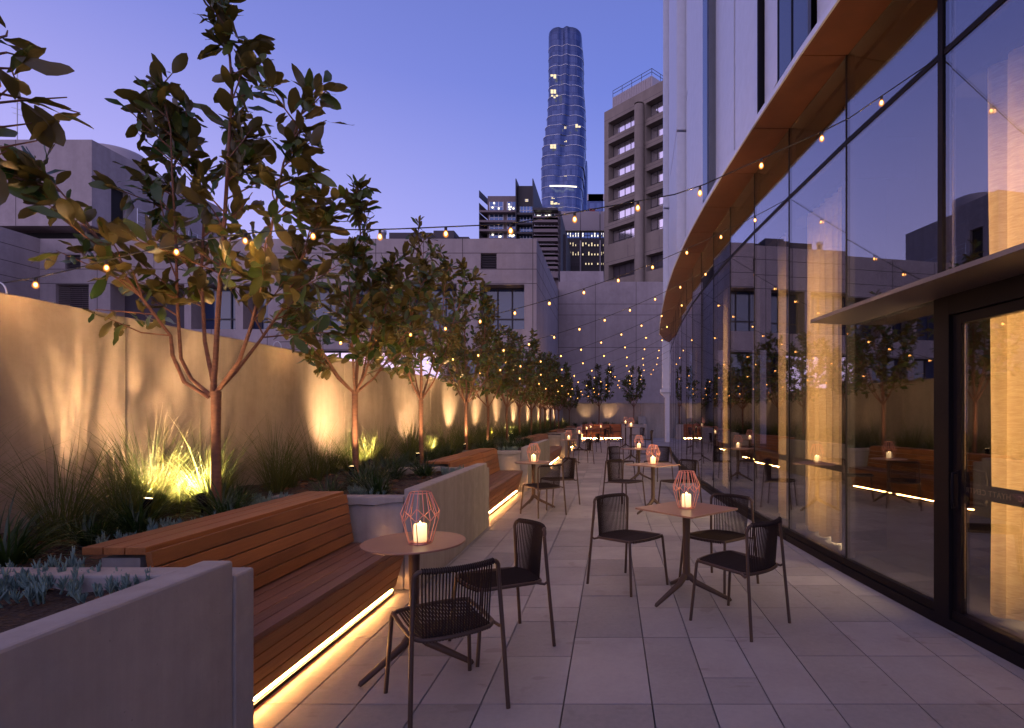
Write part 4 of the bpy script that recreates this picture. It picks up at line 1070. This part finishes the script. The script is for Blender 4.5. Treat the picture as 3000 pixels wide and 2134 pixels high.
# B: concrete building closing the far end
tB = thing('concrete_building', 'blank panelled concrete building directly behind the end wall', 'building', (0, 0, 0))
DB = 42.0; zt = PZ(826, DB)
m_ = MB().box(XE + .03, 16, DB, 60, -8, zt); m_.box(PX(1641, 46), PX(1768, 46), 46, 50, zt, PZ(795, 46)); m_.obj('wall', M_bld, tB)
joints(tB, (XE, DB, 0), (1, 0, 0), [PX(x, DB) - XE for x in (1743.5, 1863)], [PZ(y, DB) for y in (892, 924, 1019)], 14, 1, zt, .035)
# C: brown office block at 45 degrees
tC = thing('office_building', 'brown concrete office block with deep ribbon windows and a round corner pier', 'building', (0, 0, 0))
O = (-1.2, 90, 0); U = (math.sqrt(.5), -math.sqrt(.5), 0); zt = PZ(330, 90)
rows_z = [48.2 - 3.41 * k for k in range(6)] + [25.4]
rects = []
for zr in rows_z:
    rects.append((.95, zr - 2.43, 7.35, zr)); rects.append((8.95, zr - 2.43, 15.5, zr))
rects.append((.95, 18.5, 7.35, 21.0)); rects.append((8.95, 18.5, 15.5, 21.0))
m_ = MB(); P_ = facade(m_, O, U, -8, zt, 24, rects, 1.3)
On = Vector(O); Uv = Vector(U); back = Vector((math.sqrt(.5), math.sqrt(.5), 0)) * 16
c4 = [On, On + Uv * 24, On + Uv * 24 + back, On + back]
for a, b in ((1, 2), (2, 3), (3, 0)): m_.add([c4[a] + Vector((0, 0, -8)), c4[b] + Vector((0, 0, -8)), c4[b] + Vector((0, 0, zt)), c4[a] + Vector((0, 0, zt))], [(0, 1, 2, 3)])
m_.add([c + Vector((0, 0, zt)) for c in c4], [(0, 1, 2, 3)]); m_.obj('wall', M_bld2, tC)
for i, r in enumerate(rects):
    windowpart(tC, P_, r, 1.2, M_panebright if i < 12 else M_louvre, 5)
joints(tC, O, U, [], [z + .5 for z in rows_z], 24, 0, zt, .06, rects=rects); joints(tC, O, U, [5.2, 11.5], [], 24, 26, 27.8, .07)
cp = On + Uv * 8.15 + Vector((-.45, -.45, 0)); m_ = MB().lathe([(.72, -8), (.72, zt - 2.4), (.70, zt - 2.3)], 20, tuple(cp))
for z in rows_z: m_.lathe([(.74, z - .1), (.74, z - .04)], 20, tuple(cp))
m_.obj('round_pier', M_bld2, tC)
s0 = On + Uv * .7 + back * .08; s1 = On + Uv * 9.0 + back * .08; s2 = s1 + back * .5; s3 = s0 + back * .5
m_ = MB().prism([(p.x, p.y) for p in (s0, s1, s2, s3)], zt, zt + 2.6)
for q in range(24):
    p = s0.lerp(s1, q / 23); m_.box(p.x - .06, p.x + .06, p.y - .12, p.y, zt, zt + 2.6)
m_.obj('roof_screen', M_stripe, tC)
m_ = MB()
for pa, pb in ((s0, s1), (s1, s2)):
    for z in (.6, 1.1): m_.tube([pa + Vector((0, 0, zt + 2.6 + z)), pb + Vector((0, 0, zt + 2.6 + z))], .04, 5)
    for q in range(5): p = pa.lerp(pb, q / 4); m_.tube([p + Vector((0, 0, zt + 2.6)), p + Vector((0, 0, zt + 3.7))], .04, 5)
m_.obj('roof_railing', M_darkbld, tC)
# D: tall tower of stacked wavy tiers
tD = thing('glass_tower', 'very tall blue glass tower of stacked wavy tiers edged with pale ledges', 'skyscraper', (0, 0, 0))
YT = 350.0; sN = 2.9
yl_ = [40, 213, 297, 383, 467, 550, 640, 722, 805, 890, 975, 1058, 1145, 1230, 1320, 1410, 1500, 1590, 1700, 2400]
LR = [(127, 415), (127, 422), (127, 424), (127, 424), (129, 420), (127, 430), (122, 437), (118, 441), (112, 441), (98, 443), (83, 443), (72, 440), (68, 437), (64, 428), (64, 420), (66, 415), (68, 412), (75, 412), (75, 412)]
def plan(xl, xr, yf, ph, dep=26, rc=6.5, inset=0):
    pts = []; n = 20; w = xr - xl
    for q in range(7): a = R(180 + q * 15); pts.append((xl + rc + rc * math.cos(a), yf + rc + rc * math.sin(a)))
    for q in range(1, n):
        x = xl + rc + (w - 2 * rc) * q / n; pts.append((x, yf + 1.3 * math.sin(q / n * math.pi * 2 + ph) * math.sin(q / n * math.pi)))
    for q in range(7): a = R(270 + q * 15); pts.append((xr - rc + rc * math.cos(a), yf + rc + rc * math.sin(a)))
    for q in range(5): a = R(q * 22.5); pts.append((xr - rc + rc * math.cos(a), yf + dep - rc + rc * math.sin(a)))
    for q in range(5): a = R(90 + q * 22.5); pts.append((xl + rc + rc * math.cos(a), yf + dep - rc + rc * math.sin(a)))
    if inset:
        cx = (xl + xr) / 2; cyy = yf + dep / 2; pts = [(cx + (x - cx) * (1 + inset / w * 2), cyy + (y - cyy) * (1 + inset / dep * 2)) for x, y in pts]
    return pts
for i, (l, r_) in enumerate(LR):
    z1 = PZ(yl_[i] / sN + 60, YT); z0 = PZ(yl_[i + 1] / sN + 60, YT); xl, xr = PX(l / sN + 1560, YT), PX(r_ / sN + 1560, YT)
    po = plan(xl, xr, YT, i * .35); n = len(po)
    if i == 0:
        vs = []; fs = []; lv = [(z0, 0), (z1 - 4, 0), (z1 - 1.8, -.25), (z1 - .5, -.9), (z1, -1.9)]
        for z, s in lv:
            cx = (xl + xr) / 2; cyy = YT + 13; k = 1 + s / (xr - xl) * 2; vs += [(cx + (x - cx) * k, cyy + (y - cyy) * k, z) for x, y in po]
        for a in range(len(lv) - 1): fs += [(a * n + q, a * n + (q + 1) % n, (a + 1) * n + (q + 1) % n, (a + 1) * n + q) for q in range(n)]
        fs.append(tuple(range((len(lv) - 1) * n, len(lv) * n))); m_ = MB().add(vs, fs)
    else: m_ = MB().prism(po, z0, z1)
    m_.obj('tier', M_tower, tD)
    if i: MB().prism(plan(xl, xr, YT, i * .35, inset=.18), z1 - .08, z1 + .12).obj('ledge', M_band, tD)
z1 = PZ(1180 / sN + 60, YT + 28); xl, xr = PX(380 / sN + 1560, YT + 28), PX(462 / sN + 1560, YT + 28)
MB().prism(plan(xl, xr, YT + 28, 0, 20, 4), 0, z1).obj('rear_wing', M_tower, tD)
for (x, y, w, h) in [(180, 492, 50, 34), (180, 620, 48, 34), (190, 662, 60, 28), (400, 910, 70, 30), (280, 925, 20, 20), (283, 1040, 24, 14), (178, 1084, 52, 36), (283, 1338, 22, 14), (180, 1560, 50, 30), (178, 1520, 30, 14), (215, 1565, 40, 18)]:
    cx_ = PX(x / sN + 1560, YT); zz = PZ(y / sN + 60, YT); ww = w / sN / 1638 * YT; hh = h / sN / 1638 * YT; m_ = MB()
    k = max(2, int(ww / 1.3))
    for q in range(k):
        for s in range(2):
            if rj.random() < .25: continue
            m_.box(cx_ - ww / 2 + ww * q / k + .15, cx_ - ww / 2 + ww * (q + 1) / k - .15, YT - 2.2, YT - 1.5, zz - hh / 2 + hh * s / 2 + .2, zz - hh / 2 + hh * (s + 1) / 2 - .2)
    if m_.v: m_.obj('lit_window', M_lit, tD)
m_ = MB(); pth = [(PX((150 + q * 12) / sN + 1560, YT), YT - 1.9 - .8 * math.sin(q / 20 * 3.1), PZ((1410 + 8 * (q / 19)) / sN + 60, YT) - .6) for q in range(20)]; m_.tube(pth, .45, 5); m_.obj('lit_ledge', M_litw, tD)
# mid-distance blocks
S4 = 4.7775
def q4(x, y): return x / S4 + 1380, y / S4 + 520
def block(name, label, cat, Y, dep, x0, x1, ytop, m):
    t = thing(name, label, cat, (0, 0, 0)); a, _ = q4(x0, 0); b, yt = q4(x1, ytop)
    MB().box(PX(a, Y), PX(b, Y), Y, Y + dep, -8, PZ(yt, Y)).obj('wall', m, t); return t
def win(t, Y, x0, y0, x1, y1, m, n=3, name='window', proud=.05, fm=None, lines=(.5,)):
    a, ya = q4(x0, y0); b, yb = q4(x1, y1); xa, xb_, za, zb_ = PX(a, Y), PX(b, Y), PZ(yb, Y), PZ(ya, Y)
    w = MB().box(xa, xb_, Y - proud, Y + .1, za, zb_).obj(name, m, t); f = MB()
    for q in range(n + 1): x = xa + (xb_ - xa) * q / n; f.box(x - .05, x + .05, Y - proud - .06, Y - proud + .01, za, zb_)
    for l in lines: z = za + (zb_ - za) * l; f.box(xa, xb_, Y - proud - .05, Y - proud + .012, z - .05, z + .05)
    f.obj('frame', fm or M_band, w); return (xa, xb_, za, zb_)
def lights_in(t, Y, box_, n, s=.28):
    m_ = MB()
    for q in range(n):
        x = rj.uniform(box_[0] + .3, box_[1] - .3); z = rj.uniform(box_[2] + .2, box_[3] - .2); m_.box(x - s / 2, x + s / 2, Y - .16, Y - .12, z - s / 2, z + s / 2)
    m_.obj('ceiling_light', M_litw, t)
Y = 95.0
tE = block('apartment_building', 'slim apartment block with pointed balconies jutting out on its left', 'building', Y, 14, 232, 640, 262, M_midbld)
for (y0, y1) in ((345, 490), (515, 620), (652, 750), (782, 860), (900, 990)):
    b1 = win(tE, Y, 262, y0, 450, y1, M_blue, 3); b2 = win(tE, Y, 508, y0, 638, y1, M_blue, 2)
    if y0 in (345, 782): lights_in(tE, Y, b2, 5); lights_in(tE, Y, b1, 3)
for ys_ in (320, 495, 632, 757, 880):
    a, z = q4(135, ys_); b, _ = q4(232, 0); c, _ = q4(645, 0); zz = PZ(z, Y)
    MB().prism([(PX(a, Y), Y - 1.2), (PX(c, Y), Y - 1.2), (PX(c, Y), Y + .0), (PX(b, Y), Y), (PX(b, Y), Y + 5)], zz - .35, zz).obj('balcony', M_midbld, tE) if ys_ != 320 else None
    MB().add([(PX(a, Y), Y - 1.2, zz), (PX(b, Y), Y + 5, zz), (PX(b, Y), Y + 5, zz + 1.1), (PX(a, Y), Y - 1.2, zz + 1.25)], [(0, 1, 2, 3)]).obj('balcony_screen', M_louvre, tE)
Y = 92.0
tF = block('apartment_building', 'dark narrow block with upright side fins, next to the balcony block', 'building', Y, 16, 660, 872, 120, M_darkbld)
for x in (643, 876):
    a, yt = q4(x, 72); b, _ = q4(x + 12, 0); MB().box(PX(a, Y), PX(b, Y), Y - 1.5, Y + 16, -8, PZ(yt, Y)).obj('side_fin', M_darkbld, tF)
for (y0, y1) in ((412, 520), (562, 655), (700, 785), (820, 900)):
    bb = win(tF, Y, 688, y0, 872, y1, M_blue, 4)
    MB().box(bb[0] - .4, bb[1] + .3, Y - 1.2, Y + .1, bb[2] - .45, bb[2] - .1).obj('balcony', M_darkbld, tF)
b3 = win(tF, Y, 758, 308, 802, 340, M_lit, 1, 'lit_window')
Y = 88.0
tG = block('apartment_building', 'stepped brown block with long ribbon balconies in front of the tower', 'building', Y, 18, 888, 1228, 458, M_midbld)
for i, (y0, y1) in enumerate(((515, 580), (650, 718), (775, 842), (900, 970), (1030, 1098), (1160, 1222), (1290, 1345))):
    bb = win(tG, Y, 890, y0, 1172, y1, M_green, 6)
    MB().box(bb[0], PX(q4(1225, 0)[0], Y), Y - 1.4, Y - .01, bb[2] - 1.0, bb[2] - .05).obj('balcony', M_midbld, tG)
    MB().box(bb[0], PX(q4(1225, 0)[0], Y), Y - 1.4, Y - .01, bb[3] + .15, bb[3] + .5).obj('balcony_slab', M_darkbld, tG)
    if i == 0: lights_in(tG, Y, bb, 4)
m_ = MB(); Y = 88.0; a = PX(q4(1228, 0)[0], Y)
m_.box(a, a + .3, Y, Y + 18, -8, PZ(q4(0, 470)[1], Y)); m_.box(PX(q4(1228, 0)[0], 93), PX(q4(1330, 0)[0], 93), 93, 104, -8, PZ(q4(0, 800)[1], 93)); m_.obj('side_wing', M_louvre, tG)
Y = 110.0
tH = block('office_building', 'wide block topped with pale metal cladding over rows of lit office windows', 'building', Y, 20, 1190, 1990, 512, M_darkbld)
for x0, x1 in ((1192, 1528), (1536, 1800), (1812, 1990)):
    a, yt = q4(x0, 512); b, yb = q4(x1, 756); m_ = MB().box(PX(a, Y), PX(b, Y), Y - .5, Y, PZ(yb, Y), PZ(yt, Y) + .3)
    k = int((x1 - x0) / 22)
    for q in range(k): x = PX(a, Y) + (PX(b, Y) - PX(a, Y)) * q / k; m_.box(x, x + .1, Y - .6, Y - .5, PZ(yb, Y), PZ(yt, Y) + .3)
    m_.obj('metal_cladding', M_stripe, tH)
for i, (y0, y1) in enumerate(((778, 852), (918, 980), (1048, 1108), (1180, 1240))):
    for x0, x1 in ((1300, 1520), (1545, 1795), (1815, 1960)):
        bb = win(tH, Y, x0, y0, x1, y1, M_blue if i == 0 else M_louvre, 6, fm=M_darkbld)
        m_ = MB(); n = 6
        for q in range(n):
            for s in range(2 if i < 3 else 1):
                if rj.random() < .35: continue
                x = bb[0] + (bb[1] - bb[0]) * q / n; w_ = (bb[1] - bb[0]) / n; z = bb[2] + (bb[3] - bb[2]) * (.25 + .4 * s); m_.box(x + .2, x + w_ - .2, Y - .14, Y - .10, z, z + .32)
        if m_.v: m_.obj('ceiling_light', M_lit if i else M_litw, tH)
for x in (1530, 1804):
    a, _ = q4(x, 0); MB().box(PX(a - .8, Y), PX(a + 2.8, Y), Y - .9, Y - .4, -8, PZ(q4(0, 905)[1], Y)).obj('column', M_stripe, tH)
Y = 240.0
tI = block('striped_tower', 'distant tower with vertical pink and white stripes beside the glass tower', 'building', Y, 20, 1625, 1850, 330, M_tower)
a, yt = q4(1625, 240); b, yb = q4(1850, 330); m_ = MB().box(PX(a, Y), PX(b, Y), Y + .2, Y + 19, PZ(yb, Y), PZ(yt, Y)); 
for q in range(13): x = PX(a, Y) + (PX(b, Y) - PX(a, Y)) * q / 13; m_.box(x, x + 1.1, Y - .5, Y + .2, PZ(yb, Y), PZ(yt, Y))
m_.obj('crown_screen', M_stripe, tI)
a, yt = q4(1655, 435); b, yb = q4(1735, 512); Y = 112
tJ = thing('plant_room', 'small red rooftop box on the metal clad block', 'roof box', (0, 0, 0)); MB().box(PX(a, Y), PX(b, Y), Y, Y + 4, PZ(q4(0, 515)[1], Y) - .3, PZ(yt, Y)).obj('housing', M_red, tJ); MB().box(PX(a, Y) - .8, PX(b, Y) + .5, Y - .5, Y + 4.5, PZ(q4(0, 505)[1], Y), PZ(q4(0, 498)[1], Y)).obj('ledge', M_darkbld, tJ)
